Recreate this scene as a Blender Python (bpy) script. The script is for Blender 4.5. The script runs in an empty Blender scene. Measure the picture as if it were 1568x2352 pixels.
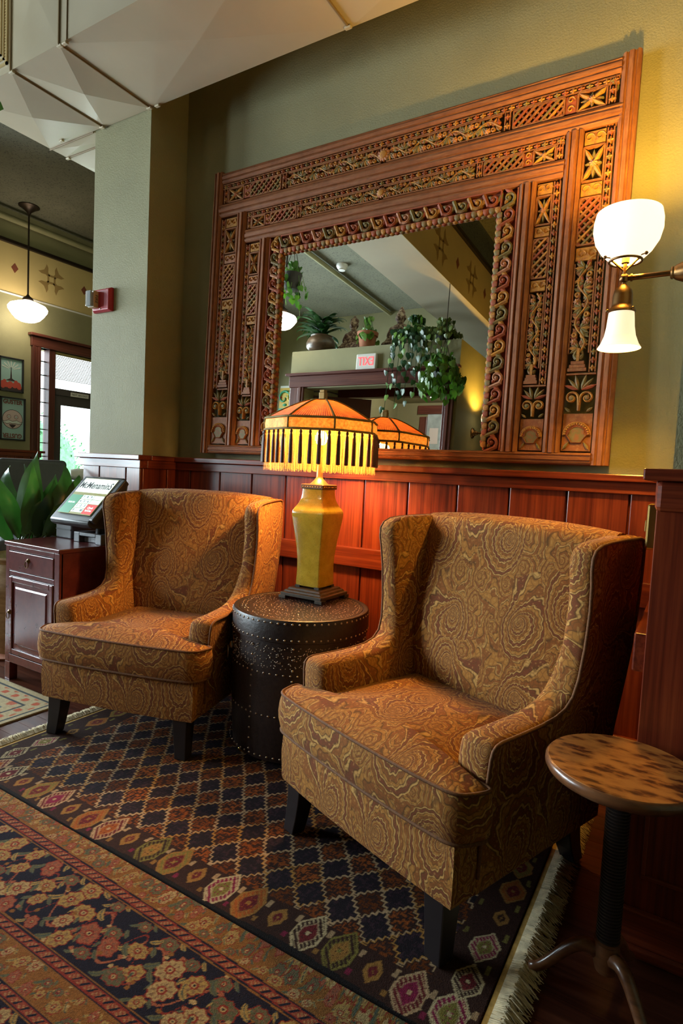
import bpy, bmesh, math, random
import numpy as np
from mathutils import Vector, Matrix
random.seed(7)
PI = math.pi
sc = bpy.context.scene
COL = sc.collection

# ------------------------------------------------------------------ camera
CAM_F = 1346.23                      # focal length in pixels of a 1568 x 2352 frame
YAW, PITCH, ROLL = map(math.radians, (-31.042, -3.803, 2.784))
cam_d = bpy.data.cameras.new('camera'); cam = bpy.data.objects.new('camera', cam_d); COL.objects.link(cam)
fw = Vector((math.sin(YAW)*math.cos(PITCH), math.cos(YAW)*math.cos(PITCH), math.sin(PITCH)))
rt = Vector((math.cos(YAW), -math.sin(YAW), 0)); up = rt.cross(fw)
r2 = rt*math.cos(ROLL) + up*math.sin(ROLL); u2 = up*math.cos(ROLL) - rt*math.sin(ROLL)
M3 = Matrix((r2, u2, -fw)).transposed()
cam.matrix_world = Matrix.Translation((0, -2.5, 1.14)) @ M3.to_4x4()
cam_d.sensor_fit = 'HORIZONTAL'; cam_d.sensor_width = 24.0; cam_d.lens = CAM_F/1568*24.0
cam_d.clip_start = .02; cam_d.clip_end = 200
sc.camera = cam

# ------------------------------------------------------------------ world, daylight, exposure
sc.view_settings.view_transform = 'Standard'; sc.view_settings.look = 'None'
sc.view_settings.gamma = 1.0; sc.view_settings.use_curve_mapping = False
sc.view_settings.exposure = 0.75
sc.cycles.use_denoising = True
sc.cycles.max_bounces = 8; sc.cycles.diffuse_bounces = 4; sc.cycles.glossy_bounces = 5
sc.cycles.transmission_bounces = 6; sc.cycles.transparent_max_bounces = 8
sc.cycles.sample_clamp_indirect = 6.0; sc.cycles.caustics_reflective = False; sc.cycles.caustics_refractive = False
w = bpy.data.worlds.new('sky'); sc.world = w; w.use_nodes = True
bg = w.node_tree.nodes['Background']; bg.inputs['Color'].default_value = (.86, .93, 1, 1); bg.inputs['Strength'].default_value = 4.0

def area(name, loc, rot, sx, sy, power, color):
    l = bpy.data.lights.new(name, 'AREA'); l.shape = 'RECTANGLE'; l.size = sx; l.size_y = sy
    l.energy = power; l.color = color
    o = bpy.data.objects.new(name, l); COL.objects.link(o); o.location = loc; o.rotation_euler = rot
    return o
# daylight entering at the window openings of the street wall (x = -7.3), which lies outside the picture there
WINDOWS = [(-5.4, -3.9), (-3.3, -1.8), (-1.2, 0.3)]
for k, (y0, y1) in enumerate(WINDOWS):
    area('window_street_%s_offscreen' % 'abc'[k], (-7.46, (y0+y1)/2, 2.0), (0, -PI/2, 0), 2.2, y1-y0-.05, 250, (.84, .93, 1.0))

# ------------------------------------------------------------------ helpers: objects
def link(o, parent=None):
    COL.objects.link(o)
    if parent is not None: o.parent = parent
    return o
def tag(o, label=None, cat=None, group=None, kind=None):
    if label: o['label'] = label
    if cat: o['category'] = cat
    if group: o['group'] = group
    if kind: o['kind'] = kind
    return o
def thing(name, label, cat, loc=(0, 0, 0), rz=0, group=None):
    o = bpy.data.objects.new(name, None); link(o)
    o.empty_display_size = .05
    o.location = loc; o.rotation_euler = (0, 0, rz)
    return tag(o, label, cat, group)

def smoothstep(a, b, x):
    t = min(1, max(0, (x-a)/(b-a))); return t*t*(3-2*t)

class MB:
    """collects vertices and faces of one mesh"""
    def __init__(s): s.v = []; s.f = []; s.m = []; s.cur = 0
    def add(s, vs, fs):
        n = len(s.v); s.v += [tuple(p) for p in vs]
        for f in fs: s.f.append(tuple(i+n for i in f)); s.m.append(s.cur)
        return n
    def box(s, x0, x1, y0, y1, z0, z1):
        vs = [(x, y, z) for z in (z0, z1) for y in (y0, y1) for x in (x0, x1)]
        s.add(vs, [(0, 2, 3, 1), (4, 5, 7, 6), (0, 1, 5, 4), (2, 6, 7, 3), (0, 4, 6, 2), (1, 3, 7, 5)])
        return s
    def obox(s, c, ax, ay, az, hx, hy, hz):
        c = Vector(c); ax, ay, az = Vector(ax).normalized(), Vector(ay).normalized(), Vector(az).normalized()
        vs = [c+ax*hx*i+ay*hy*j+az*hz*k for k in (-1, 1) for j in (-1, 1) for i in (-1, 1)]
        s.add(vs, [(0, 2, 3, 1), (4, 5, 7, 6), (0, 1, 5, 4), (2, 6, 7, 3), (0, 4, 6, 2), (1, 3, 7, 5)])
        return s
    def loft(s, rings, cap0=True, cap1=True, closed=True):
        n = len(rings[0]); base = len(s.v); vs = [p for r in rings for p in r]; fs = []
        for i in range(len(rings)-1):
            for j in range(n if closed else n-1):
                a = i*n+j; b = i*n+(j+1) % n
                fs.append((a, b, b+n, a+n))
        if cap0: fs.append(tuple(reversed(range(n))))
        if cap1: fs.append(tuple(range((len(rings)-1)*n, len(rings)*n)))
        s.add(vs, fs); return s
    def lathe(s, prof, c=(0, 0, 0), seg=32, a0=0, ax=None, cap0=True, cap1=True):
        """prof: (radius, height) list; ax: optional axis direction"""
        c = Vector(c)
        if ax is None: X, Y, Z = Vector((1, 0, 0)), Vector((0, 1, 0)), Vector((0, 0, 1))
        else:
            Z = Vector(ax).normalized(); X = Z.orthogonal().normalized(); Y = Z.cross(X)
        rings = [[c+X*r*math.cos(a0+2*PI*k/seg)+Y*r*math.sin(a0+2*PI*k/seg)+Z*h for k in range(seg)] for r, h in prof]
        return s.loft(rings, cap0, cap1)
    def tube(s, pts, rad, seg=8, closed=False, cap=True):
        pts = [Vector(p) for p in pts]; n = len(pts)
        rads = rad if isinstance(rad, (list, tuple)) else [rad]*n
        rings = []; prev = None
        for i, p in enumerate(pts):
            if closed: t = pts[(i+1) % n]-pts[i-1]
            else: t = pts[min(i+1, n-1)]-pts[max(i-1, 0)]
            if t.length < 1e-9: t = Vector((0, 0, 1))
            t.normalize()
            if prev is None: x = t.orthogonal().normalized()
            else:
                x = prev-t*prev.dot(t)
                x = x.normalized() if x.length > 1e-6 else t.orthogonal().normalized()
            prev = x; y = t.cross(x)
            rings.append([p+(x*math.cos(2*PI*k/seg)+y*math.sin(2*PI*k/seg))*rads[i] for k in range(seg)])
        if closed: rings.append(rings[0])
        return s.loft(rings, cap and not closed, cap and not closed)
    def prism(s, poly, z0, z1, f=None):
        """2-D polygon extruded; f maps (a, b, h) to a 3-D point"""
        f = f or (lambda a, b, h: (a, b, h))
        return s.loft([[f(a, b, z0) for a, b in poly], [f(a, b, z1) for a, b in poly]])
    def sphere(s, c, r, seg=12, rings=8, sc3=(1, 1, 1), z0=-1, z1=1):
        prof = []
        for i in range(rings+1):
            a = math.asin(z0)+(math.asin(z1)-math.asin(z0))*i/rings
            prof.append((max(1e-4, math.cos(a)), math.sin(a)))
        c = Vector(c)
        rr = [[(c.x+q*r*sc3[0]*math.cos(2*PI*k/seg), c.y+q*r*sc3[1]*math.sin(2*PI*k/seg), c.z+h*r*sc3[2]) for k in range(seg)] for q, h in prof]
        return s.loft(rr)
    def mesh(s, name, mats, smooth=None):
        me = bpy.data.meshes.new(name); me.from_pydata(s.v, [], s.f)
        mats = mats if isinstance(mats, (list, tuple)) else [mats]
        for m in mats: me.materials.append(m)
        if len(mats) > 1: me.polygons.foreach_set('material_index', s.m)
        bm = bmesh.new(); bm.from_mesh(me); bmesh.ops.recalc_face_normals(bm, faces=bm.faces); bm.to_mesh(me); bm.free()
        if smooth is not None:
            me.polygons.foreach_set('use_smooth', [True]*len(me.polygons))
            if smooth < 179: me.set_sharp_from_angle(angle=math.radians(smooth))
        me.update(); return me
    def build(s, name, mats, parent=None, smooth=None, bevel=0, seg=2, loc=None, rot=None):
        o = bpy.data.objects.new(name, s.mesh(name, mats, smooth)); link(o, parent)
        if loc: o.location = loc
        if rot: o.rotation_euler = rot
        if bevel:
            b = o.modifiers.new('edge', 'BEVEL'); b.width = bevel; b.segments = seg; b.limit_method = 'ANGLE'; b.angle_limit = math.radians(40)
            if smooth is None and seg > 1:
                b.harden_normals = False
        return o

def inst(me, name, parent=None, loc=(0, 0, 0), rot=(0, 0, 0), scale=(1, 1, 1)):
    o = bpy.data.objects.new(name, me); link(o, parent); o.location = loc; o.rotation_euler = rot; o.scale = scale
    return o
def copy_tree(o, parent=None):
    c = o.copy(); link(c)
    if parent is not None: c.parent = parent
    for ch in list(o.children): copy_tree(ch, c)
    return c
def box_obj(name, x0, x1, y0, y1, z0, z1, mat, parent=None, bevel=.0, seg=2):
    return MB().box(x0, x1, y0, y1, z0, z1).build(name, mat, parent, bevel=bevel, seg=seg)
def struct(o): o['kind'] = 'structure'; return o
def text(name, body, mat, parent, mtx, size, ext=.0008, align='CENTER', sx=1, spacing=1, bold=0):
    cu = bpy.data.curves.new(name, 'FONT'); cu.body = body; cu.size = size; cu.extrude = ext
    cu.align_x = align; cu.align_y = 'CENTER'; cu.space_character = spacing; cu.resolution_u = 3; cu.offset = bold
    cu.materials.append(mat)
    tmp = bpy.data.objects.new(name, cu); me = bpy.data.meshes.new_from_object(tmp); me.name = name
    bpy.data.objects.remove(tmp)
    o = bpy.data.objects.new(name, me); link(o, parent)
    o.matrix_local = mtx @ Matrix.Diagonal((sx, 1, 1, 1))
    return o
def frame_m(o, x, y):
    """4x4 matrix with origin o, local x along x, local y along y"""
    x = Vector(x).normalized(); y = Vector(y).normalized(); z = x.cross(y)
    m = Matrix((x, y, z)).transposed().to_4x4(); m.translation = Vector(o); return m
def box_uv(me, scale=1.0):
    """UVs in metres, projected along the dominant axis of every face"""
    uv = me.uv_layers.new(name='UVMap')
    for p in me.polygons:
        n = p.normal; a = max(range(3), key=lambda i: abs(n[i]))
        for li in p.loop_indices:
            c = me.vertices[me.loops[li].vertex_index].co
            u, v = ((c.y, c.z), (c.x, c.z), (c.x, c.y))[a]
            uv.data[li].uv = (u*scale+.31*a, v*scale)

# ------------------------------------------------------------------ helpers: materials
class NT:
    def __init__(s, name):
        s.m = bpy.data.materials.new(name); s.m.use_nodes = True; s.t = s.m.node_tree; s.t.nodes.clear()
        s.out = s.t.nodes.new('ShaderNodeOutputMaterial'); s.b = s.t.nodes.new('ShaderNodeBsdfPrincipled')
        s.t.links.new(s.b.outputs[0], s.out.inputs[0])
    def n(s, typ, **kw):
        x = s.t.nodes.new(typ)
        for k, v in kw.items():
            if k.startswith('i_'): s.set(x.inputs[k[2:].replace('_', ' ')], v)
            else: setattr(x, k, v)
        return x
    def set(s, sock, v):
        if hasattr(v, 'is_output') or isinstance(v, bpy.types.NodeSocket): s.t.links.new(v, sock)
        elif isinstance(v, (tuple, list)) and len(v) == 3 and sock.type == 'RGBA': sock.default_value = (*v, 1)
        else: sock.default_value = v
    def p(s, **kw):
        for k, v in kw.items(): s.set(s.b.inputs[k.replace('_', ' ')], v)
        return s
    def math(s, op, a, b=None, c=None):
        x = s.t.nodes.new('ShaderNodeMath'); x.operation = op; s.set(x.inputs[0], a)
        if b is not None: s.set(x.inputs[1], b)
        if c is not None: s.set(x.inputs[2], c)
        return x.outputs[0]
    def vm(s, op, a, b=None):
        x = s.t.nodes.new('ShaderNodeVectorMath'); x.operation = op; s.set(x.inputs[0], a)
        if b is not None: s.set(x.inputs[1], b)
        return x.outputs['Value'] if op in ('LENGTH', 'DOT_PRODUCT', 'DISTANCE') else x.outputs[0]
    def mix(s, f, a, b, typ='MIX'):
        x = s.t.nodes.new('ShaderNodeMix'); x.data_type = 'RGBA'; x.blend_type = typ
        s.set(x.inputs[0], f); s.set(x.inputs[6], a); s.set(x.inputs[7], b); return x.outputs[2]
    def ramp(s, fac, stops, interp='LINEAR'):
        x = s.t.nodes.new('ShaderNodeValToRGB'); x.color_ramp.interpolation = interp
        e = x.color_ramp.elements
        while len(e) < len(stops): e.new(.5)
        for el, (pos, c) in zip(e, stops):
            el.position = pos; el.color = (*c, 1) if len(c) == 3 else c
        s.set(x.inputs[0], fac); return x.outputs[0]
    def coord(s, kind='Object', scale=None, rot=None, loc=None):
        tc = s.t.nodes.new('ShaderNodeTexCoord'); o = tc.outputs[kind]
        if scale or rot or loc:
            mp = s.t.nodes.new('ShaderNodeMapping'); s.t.links.new(o, mp.inputs[0])
            if scale: mp.inputs['Scale'].default_value = scale
            if rot: mp.inputs['Rotation'].default_value = rot
            if loc: mp.inputs['Location'].default_value = loc
            o = mp.outputs[0]
        return o
    def noise(s, vec, scale, detail=4, rough=.55, dist=0):
        x = s.n('ShaderNodeTexNoise'); s.set(x.inputs['Vector'], vec); x.inputs['Scale'].default_value = scale
        x.inputs['Detail'].default_value = detail; x.inputs['Roughness'].default_value = rough; x.inputs['Distortion'].default_value = dist
        return x.outputs[0]
    def bump(s, h, strength=.3, dist=.01):
        x = s.n('ShaderNodeBump'); s.set(x.inputs['Height'], h); x.inputs['Strength'].default_value = strength; x.inputs['Distance'].default_value = dist
        s.set(s.b.inputs['Normal'], x.outputs[0]); return s

def srgb(r, g, b):
    f = lambda c: (c/255/12.92) if c <= 10.3 else ((c/255+.055)/1.055)**2.4
    return (f(r), f(g), f(b))
def plain(name, col, rough=.5, metal=0, var=.0, vscale=8, bump=0, bscale=80, **kw):
    t = NT(name); t.p(Roughness=rough, Metallic=metal, **kw)
    if var or bump: co = t.coord()
    if var:
        nz = t.noise(co, vscale, 5)
        d = tuple(c*(1-var) for c in col); l = tuple(min(1, c*(1+var)) for c in col)
        t.p(Base_Color=t.ramp(nz, [(.3, d), (.7, l)]))
    else: t.p(Base_Color=col)
    if bump: t.bump(t.noise(co, bscale, 3), bump, .004)
    return t.m
def wood(name, dark, mid, light, axis=2, rough=.35, freq=26, bump=.15, coat=.0, wear=None, spec=.5):
    """wood with its grain along one axis of the object's coordinates"""
    t = NT(name); s = [freq, freq, freq]; s[axis] = freq*.05
    inf = t.n('ShaderNodeObjectInfo').outputs['Random']
    off = t.vm('MULTIPLY', t.n('ShaderNodeCombineXYZ', i_X=inf, i_Y=inf, i_Z=inf).outputs[0], (7.3, 11.1, 5.7))
    co = t.vm('ADD', t.coord('Object', scale=tuple(s)), off)
    n1 = t.noise(co, 1.0, 6, .6, .6)
    s2 = [freq*5]*3; s2[axis] = freq*.12
    n2 = t.noise(t.coord('Object', scale=tuple(s2)), 1.0, 3, .5)
    f = t.math('ADD', t.math('MULTIPLY', n1, .55), t.math('MULTIPLY', n2, .45))
    c = t.ramp(f, [(.34, dark), (.5, mid), (.66, light)])
    if wear:
        wn = t.ramp(t.noise(co, 2.3, 6, .7), [(.56, (0, 0, 0)), (.66, (1, 1, 1))])
        c = t.mix(wn, c, wear)
    t.p(Base_Color=c, Roughness=rough, Coat_Weight=coat, Coat_Roughness=.15, Specular_IOR_Level=spec)
    t.bump(f, bump, .003)
    return t.m
# ------------------------------------------------------------------ materials of the room
def mk_plaster(name, col, bump=.55):
    t = NT(name); co = t.coord()
    big = t.noise(co, 1.7, 4); fine = t.noise(co, 130, 4, .6)
    t.p(Base_Color=t.ramp(big, [(.3, tuple(c*.84 for c in col)), (.7, tuple(c*1.12 for c in col))]), Roughness=.7)
    t.bump(fine, bump, .004); return t.m
M_WALL = mk_plaster('sage_olive_plaster', (.285, .265, .138))
M_FAR = M_WALL                       # one paint throughout; only the light differs
def mk_ceiling():
    t = NT('speckled_ceiling'); co = t.coord()
    a = t.noise(co, 55, 6, .75); b = t.noise(co, 1.5, 3)
    c = t.ramp(b, [(.3, (.14, .138, .092)), (.7, (.20, .195, .135))])
    sp = t.ramp(a, [(.38, (1, 1, 1)), (.46, (0, 0, 0))])
    t.p(Base_Color=t.mix(sp, c, (.045, .04, .03)), Roughness=.8); t.bump(a, .4, .008); return t.m
M_CEIL = mk_ceiling()
M_CREAM = plain('cream_paint', (.62, .47, .20), .6, var=.08, vscale=2)
M_BEAM = plain('beam_paint', (.60, .53, .38), .6, var=.06, vscale=2)
M_STENCIL = plain('stencil_ochre', (.33, .21, .07), .7)
M_STENCIL_R = plain('stencil_red', (.22, .06, .03), .7)
M_MAHOG = wood('mahogany_board', (.075, .010, .005), (.180, .028, .010), (.28, .056, .017), 2, .30, 24, .12, coat=.45)
M_MAHOG_X = wood('mahogany_rail', (.075, .010, .005), (.170, .027, .010), (.27, .054, .017), 0, .30, 24, .12, coat=.45)
M_MAHOG_Y = wood('mahogany_side_rail', (.075, .010, .005), (.170, .027, .010), (.27, .054, .017), 1, .30, 24, .12, coat=.25)
M_GAP = M_MAHOG                      # the same stained wood behind the joints
M_CASE = wood('door_casing_wood', (.05, .013, .010), (.115, .032, .022), (.17, .055, .035), 2, .35, 18, .08)
M_CASE_Y = wood('casing_head_wood', (.05, .013, .010), (.115, .032, .022), (.17, .055, .035), 1, .35, 18, .08)
M_CASE_X = wood('casing_head_wood_x', (.05, .013, .010), (.115, .032, .022), (.17, .055, .035), 0, .35, 18, .08)
M_FLOOR = wood('floor_plank_wood', (.035, .010, .006), (.075, .022, .012), (.12, .038, .020), 0, .28, 20, .12, coat=.2)
M_METALDARK = plain('dark_bronze', (.05, .035, .025), .4, .8)
M_WHITE = plain('white_paint', (.75, .74, .70), .5)
M_BLACK = plain('black_paint', (.02, .02, .022), .45)
M_GREYDOOR = plain('door_grey_paint', (.075, .062, .062), .4)
def mk_glass():
    t = NT('window_glass'); t.t.nodes.remove(t.b)
    tr = t.n('ShaderNodeBsdfTransparent'); tr.inputs[0].default_value = (.93, .97, .97, 1)
    gl = t.n('ShaderNodeBsdfGlossy'); gl.inputs['Roughness'].default_value = .02
    fr = t.n('ShaderNodeFresnel'); fr.inputs['IOR'].default_value = 1.45
    mx = t.n('ShaderNodeMixShader'); t.set(mx.inputs[0], fr.outputs[0]); t.set(mx.inputs[1], tr.outputs[0]); t.set(mx.inputs[2], gl.outputs[0])
    t.set(t.out.inputs[0], mx.outputs[0]); return t.m
M_GLASS = mk_glass()
M_DUCT = plain('duct_gloss_paint', (.47, .40, .29), .19, var=.04, vscale=3, Specular_IOR_Level=.6)
M_DUCTSEAM = plain('duct_seam', (.22, .15, .07), .5)
M_CHROME = plain('chrome', (.7, .7, .7), .15, 1)
M_BRASS = plain('polished_brass', (.75, .50, .16), .22, 1, var=.1)
M_ABRASS = plain('antique_brass', (.16, .085, .032), .36, 1, var=.25, vscale=30)

# ------------------------------------------------------------------ room shell
CEIL = 4.1
XF, YB, XR = -7.3, -6.0, 2.4        # street wall, wall behind the camera, wall on the other side
STX, STY = -.052, -.90              # painted corner of the wall stub by the sconce
fl = struct(box_obj('floor', XF-.2, XR+.2, YB-.2, 3.7, -.2, -.012, M_FLOOR))
# planks, laid along x
rowh = .083; rows = 37
for r in range(rows):
    y0 = -2.0+r*rowh; x = -5.6-random.random()*.9
    while x < .75:
        L = random.uniform(1.1, 2.3); x1 = min(x+L, .8)
        if x1-x > .1: box_obj('plank', x+.0008, x1-.0008, y0+.0009, y0+rowh-.0009, -.012, 0, M_FLOOR, fl)
        x = x1
struct(box_obj('ceiling', XF-.2, XR+.2, YB-.2, 3.7, CEIL, CEIL+.15, M_CEIL))
wb = struct(box_obj('wall_back', -3.13, XR, 0, .16, 0, CEIL, M_WALL))
pil = struct(box_obj('wall_pillar', -3.13, -2.66, -.264, 0, 0, CEIL, M_WALL))
stub = struct(box_obj('wall_stub', STX, .62, STY, 0, 0, CEIL, M_WALL))
struct(box_obj('wall_right', XR, XR+.15, YB, 0, 0, CEIL, M_WALL))
struct(box_obj('wall_behind', XF, XR, YB-.15, YB, 0, CEIL, M_FAR))
struct(box_obj('wall_end', XF, -3.0, 3.4, 3.55, 0, CEIL, M_FAR))
struct(box_obj('wall_inner', -3.13, -2.98, .16, 3.4, 0, CEIL, M_FAR))
# street wall with window and door openings
m = MB(); X0, X1 = XF-.22, XF
D0, D1, DH = 1.9, 3.10, 2.55        # door opening
edges = [YB]
for a, b in WINDOWS: edges += [a, b]
edges += [D0, D1, 3.4]
for i in range(0, len(edges)-1, 2): m.box(X0, X1, edges[i], edges[i+1], 0, CEIL)
for a, b in WINDOWS: m.box(X0, X1, a, b, 0, .9); m.box(X0, X1, a, b, 3.1, CEIL)
m.box(X0, X1, D0, D1, DH, CEIL)
wf = struct(m.build('wall_street', M_FAR))
for k, (a, b) in enumerate(WINDOWS):
    m = MB()
    for q0, q1, z0, z1 in ((a, b, .9, .98), (a, b, 3.02, 3.1), (a, a+.07, .98, 3.02), (b-.07, b, .98, 3.02), ((a+b)/2-.03, (a+b)/2+.03, .98, 3.02), (a, b, 2.2, 2.25)):
        m.box(XF-.14, XF-.06, q0, q1, z0, z1)
    win = struct(m.build('window_%d' % (k+1), M_CASE))
    box_obj('pane', XF-.105, XF-.1, a+.07, b-.07, .98, 3.02, M_GLASS, win)

# wainscot: boards one by one, rails, cap and baseboard ----------------------
def boards(parent, seams, z0, z1, y, axis='x', t=.018, mat=M_MAHOG):
    for a, b in zip(seams[:-1], seams[1:]):
        mb = MB()
        if axis == 'x': mb.box(a+.0035, b-.0035, y, y+t, z0, z1)
        else: mb.box(y, y+t, a+.0035, b-.0035, z0, z1)
        mb.build('board', mat, parent, bevel=.004, seg=2)
SE = [-2.66, -2.525, -2.294, -2.062, -1.834, -1.600, -1.366, -1.136, -.900, -.672, -.442, -.215, -.08]
box_obj('backing', -2.66, -.06, -.012, 0, 0, 1.15, M_GAP, wb)
boards(wb, SE, .17, 1.14, -.03)
def trim(n, label, *a, mat=M_MAHOG_X, bevel=.004, parent=None): 
    o = struct(box_obj(n, *a, mat, parent, bevel=bevel)); return o
t1 = trim('trim_1', '', -2.645, -.06, -.078, 0, 1.158, 1.186)
box_obj('fascia', -2.645, -.07, -.050, 0, 1.112, 1.158, M_MAHOG_X, t1, .003)
trim('trim_2', '', -2.645, -.115, -.056, -.02, .690, .785)
trim('baseboard_back', '', -2.645, -.08, -.048, -.01, 0, .18)
# pillar wainscot
box_obj('backing', -3.142, -2.648, -.276, -.264, 0, 1.15, M_GAP, pil)
boards(pil, [-3.150, -2.994, -2.761, -2.642], .17, 1.14, -.292)
boards(pil, [-.276, -.10, -.03], .17, 1.14, -2.66, 'y')
t3 = trim('trim_3', '', -3.175, -2.605, -.335, -.245, 1.158, 1.186)
box_obj('fascia', -3.160, -2.622, -.312, -.26, 1.112, 1.158, M_MAHOG_X, t3, .003)
box_obj('cap_return', -2.66, -2.605, -.2448, -.079, 1.158, 1.186, M_MAHOG_Y, t3, .003)
box_obj('fascia_return', -2.66, -2.622, -.2598, -.051, 1.112, 1.158, M_MAHOG_Y, t3, .003)
trim('baseboard_pillar', '', -3.165, -2.63, -.31, -.28, 0, .18)
# stub wainscot: one wide smooth panel to the front, boards and a rail to the side
box_obj('panel', STX-.026, .62, STY-.022, STY, 0, 1.12, M_MAHOG, stub, .002)
box_obj('panel_moulding', STX+.006, STX+.016, STY-.030, STY-.02, .20, .40, M_MAHOG, stub, .002)
box_obj('panel_moulding', STX+.006, .6, STY-.030, STY-.02, .19, .20, M_MAHOG_X, stub, .002)
boards(stub, [STY, -.66, -.43, -.2, -.05], .0, 1.14, STX-.022, 'y')
t4 = trim('trim_4', '', STX-.058, .62, STY-.055, -.05, 1.158, 1.186)
box_obj('fascia', STX-.030, .62, STY-.034, STY, 1.085, 1.158, M_MAHOG_X, t4, .012)
box_obj('fascia_return', STX-.032, STX, STY, -.05, 1.112, 1.158, M_MAHOG_Y, t4, .003)
trim('trim_5', '', STX-.052, STX-.02, STY-.01, -.057, .690, .785, mat=M_MAHOG_Y)
bs = trim('baseboard_stub', '', STX-.036, .62, STY-.040, STY-.022, 0, .11)
box_obj('shoe_moulding', STX-.042, .62, STY-.052, STY-.04, 0, .03, M_MAHOG_X, bs, .006)

# street wall dressing -------------------------------------------------------
sw = [1.0+.105*k for k in range(9)]
box_obj('backing', XF, XF+.012, -.2, 1.855, 0, 1.2, M_GAP, wf)
boards(wf, [1.03+.103*k for k in range(9)], .1, 1.2, XF+.012, 'y')
t6 = trim('trim_6', '', XF, XF+.06, -.2, 2.03, 1.205, 1.235, mat=M_MAHOG_Y)
box_obj('fascia', XF, XF+.04, -.2, 1.99, 1.15, 1.205, M_MAHOG_Y, t6, .003)
band = struct(box_obj('trim_7', XF, XF+.006, YB, 3.4, 3.12, 3.72, M_CREAM))
struct(box_obj('trim_8', XF, XF+.05, YB, 3.4, 3.70, 3.745, M_METALDARK, None, .01))
struct(box_obj('trim_9', XF, XF+.02, YB, 3.4, 3.105, 3.125, M_WHITE, None, .004))
struct(MB().tube([(XF+.10, YB, 3.965), (XF+.10, 3.4, 3.965)], .038, 12).build('trim_10', M_FAR, smooth=60))
def flower_poly():
    """four-armed pinwheel stencil, made of an annulus and eight horned arms"""
    polys = []
    for k in range(4):
        a = k*PI/2+PI/4
        ca, sa = math.cos(a), math.sin(a)
        arm = [(.045, -.018), (.085, -.022), (.12, -.060), (.165, -.075), (.150, -.045), (.135, 0), (.150, .045), (.165, .075), (.12, .060), (.085, .022), (.045, .018)]
        polys.append([(ca*x-sa*y, sa*x+ca*y) for x, y in arm])
    ring = []
    for k in range(4):
        a0 = k*PI/2-PI/4; a1 = a0+PI/2
        ring.append([(math.cos(a0)*.075, math.sin(a0)*.075), (math.cos(a1)*.075, math.sin(a1)*.075), (math.cos(a1)*.042, math.sin(a1)*.042), (math.cos(a0)*.042, math.sin(a0)*.042)])
    return polys+ring
FL = flower_poly()
def stencil(parent, f, c, kind):
    mb = MB()
    if kind == 'flower':
        for i, p in enumerate(FL): mb.prism([(c+a*1.05, b*1.05) for a, b in p], 0, .0012+.0002*(i % 2), f)
        mb.build('stencil_flower', M_STENCIL, parent)
    else:
        mb.prism([(c-.045, 0), (c, -.06), (c+.045, 0), (c, .06)], 0, .0012, f)
        mb.build('stencil_diamond', M_STENCIL_R, parent)
for k in range(-1, 2):
    stencil(band, lambda a, b, h: (XF+.006+h, a, 3.435+b), 2.112+k*.945, 'flower')
    stencil(band, lambda a, b, h: (XF+.006+h, a, 3.435+b), 1.637+k*.945, 'diamond')
# ceiling beam with the same stencils (seen in the mirror)
bm_ = struct(box_obj('ceiling_beam', -2.72, -2.2, YB, -1.25, 3.2, CEIL, M_BEAM))
bside = box_obj('painted_band', -2.2, -2.194, YB, -1.25, 3.2, 3.72, M_CREAM, bm_)
box_obj('picture_rail', -2.2, -2.16, YB, -1.25, 3.72, 3.77, M_METALDARK, bm_, .008)
box_obj('upper_side', -2.2, -2.195, YB, -1.25, 3.77, CEIL, M_CEIL, bm_)
for k in range(4):
    stencil(bm_, lambda a, b, h: (-2.194+h, a, 3.45+b), -1.84-.875*k, 'flower')
    stencil(bm_, lambda a, b, h: (-2.194+h, a, 3.45+b), -2.28-.875*k, 'diamond')
struct(MB().tube([(-4.4, YB, 4.06), (-4.3, -1.0, 4.06)], .03, 10).build('trim_11', M_FAR, smooth=60))

# ------------------------------------------------------------------ street door
d = bpy.data.objects.new('door_1', None); link(d); struct(d)
x1 = XF+.03
def dbox(n, y0, y1, z0, z1, mat=M_CASE, xa=XF-.12, xb=x1, bevel=.006, parent=d): return box_obj(n, xa, xb, y0, y1, z0, z1, mat, parent, bevel)
for k in range(3): dbox('casing', 1.858+k*.037, 1.858+(k+1)*.037, 0, 2.55, xb=XF+.03+.012*(k != 1))
dbox('casing', 3.08, 3.2, 0, 2.55)
dbox('head_casing', 1.845, 3.22, 2.55, 2.675, M_CASE_Y, xb=XF+.035)
dbox('head_cap', 1.815, 3.25, 2.675, 2.71, M_CASE_Y, xb=XF+.075)
dbox('mullion', 2.10, 2.185, 0, 2.55, M_CASE, xb=XF+.01)
for k in range(14):
    z = .12+k*.175
    if z < 2.5: dbox('glazing_bar', 1.968, 2.10, z-.006, z+.006, M_METALDARK, XF-.09, XF-.06, .001)
    if z < 2.38: dbox('pane', 1.968, 2.10, z+.006, z+.169, M_GLASS, XF-.078, XF-.073, 0)
dbox('transom_bar', 2.185, 3.08, 1.985, 2.075, M_GREYDOOR, xb=XF-.01)
dbox('transom_frame', 2.185, 2.215, 2.075, 2.55, M_CREAM, XF-.08, XF-.03)
dbox('transom_frame', 2.215, 3.08, 2.515, 2.55, M_CREAM, XF-.08, XF-.03)
dbox('pane', 2.185, 3.08, 2.075, 2.55, M_GLASS, XF-.100, XF-.095, 0)
M_BLIND = plain('blind_slat', (.60, .62, .60), .5)
for k in range(17):
    z = 2.205+k*.0195
    MB().obox((XF-.055, 2.64, z), (1, 0, -.75), (0, 1, 0), (.75, 0, 1), .011, .425, .0006).build('blind_slat', M_BLIND, d)
leaf = dbox('door_leaf', 2.185, 2.29, 0, 1.985, M_GREYDOOR, XF-.07, XF-.02, .004)
dbox('top_rail', 2.29, 3.08, 1.86, 1.985, M_GREYDOOR, XF-.07, XF-.02, .004, leaf)
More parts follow.
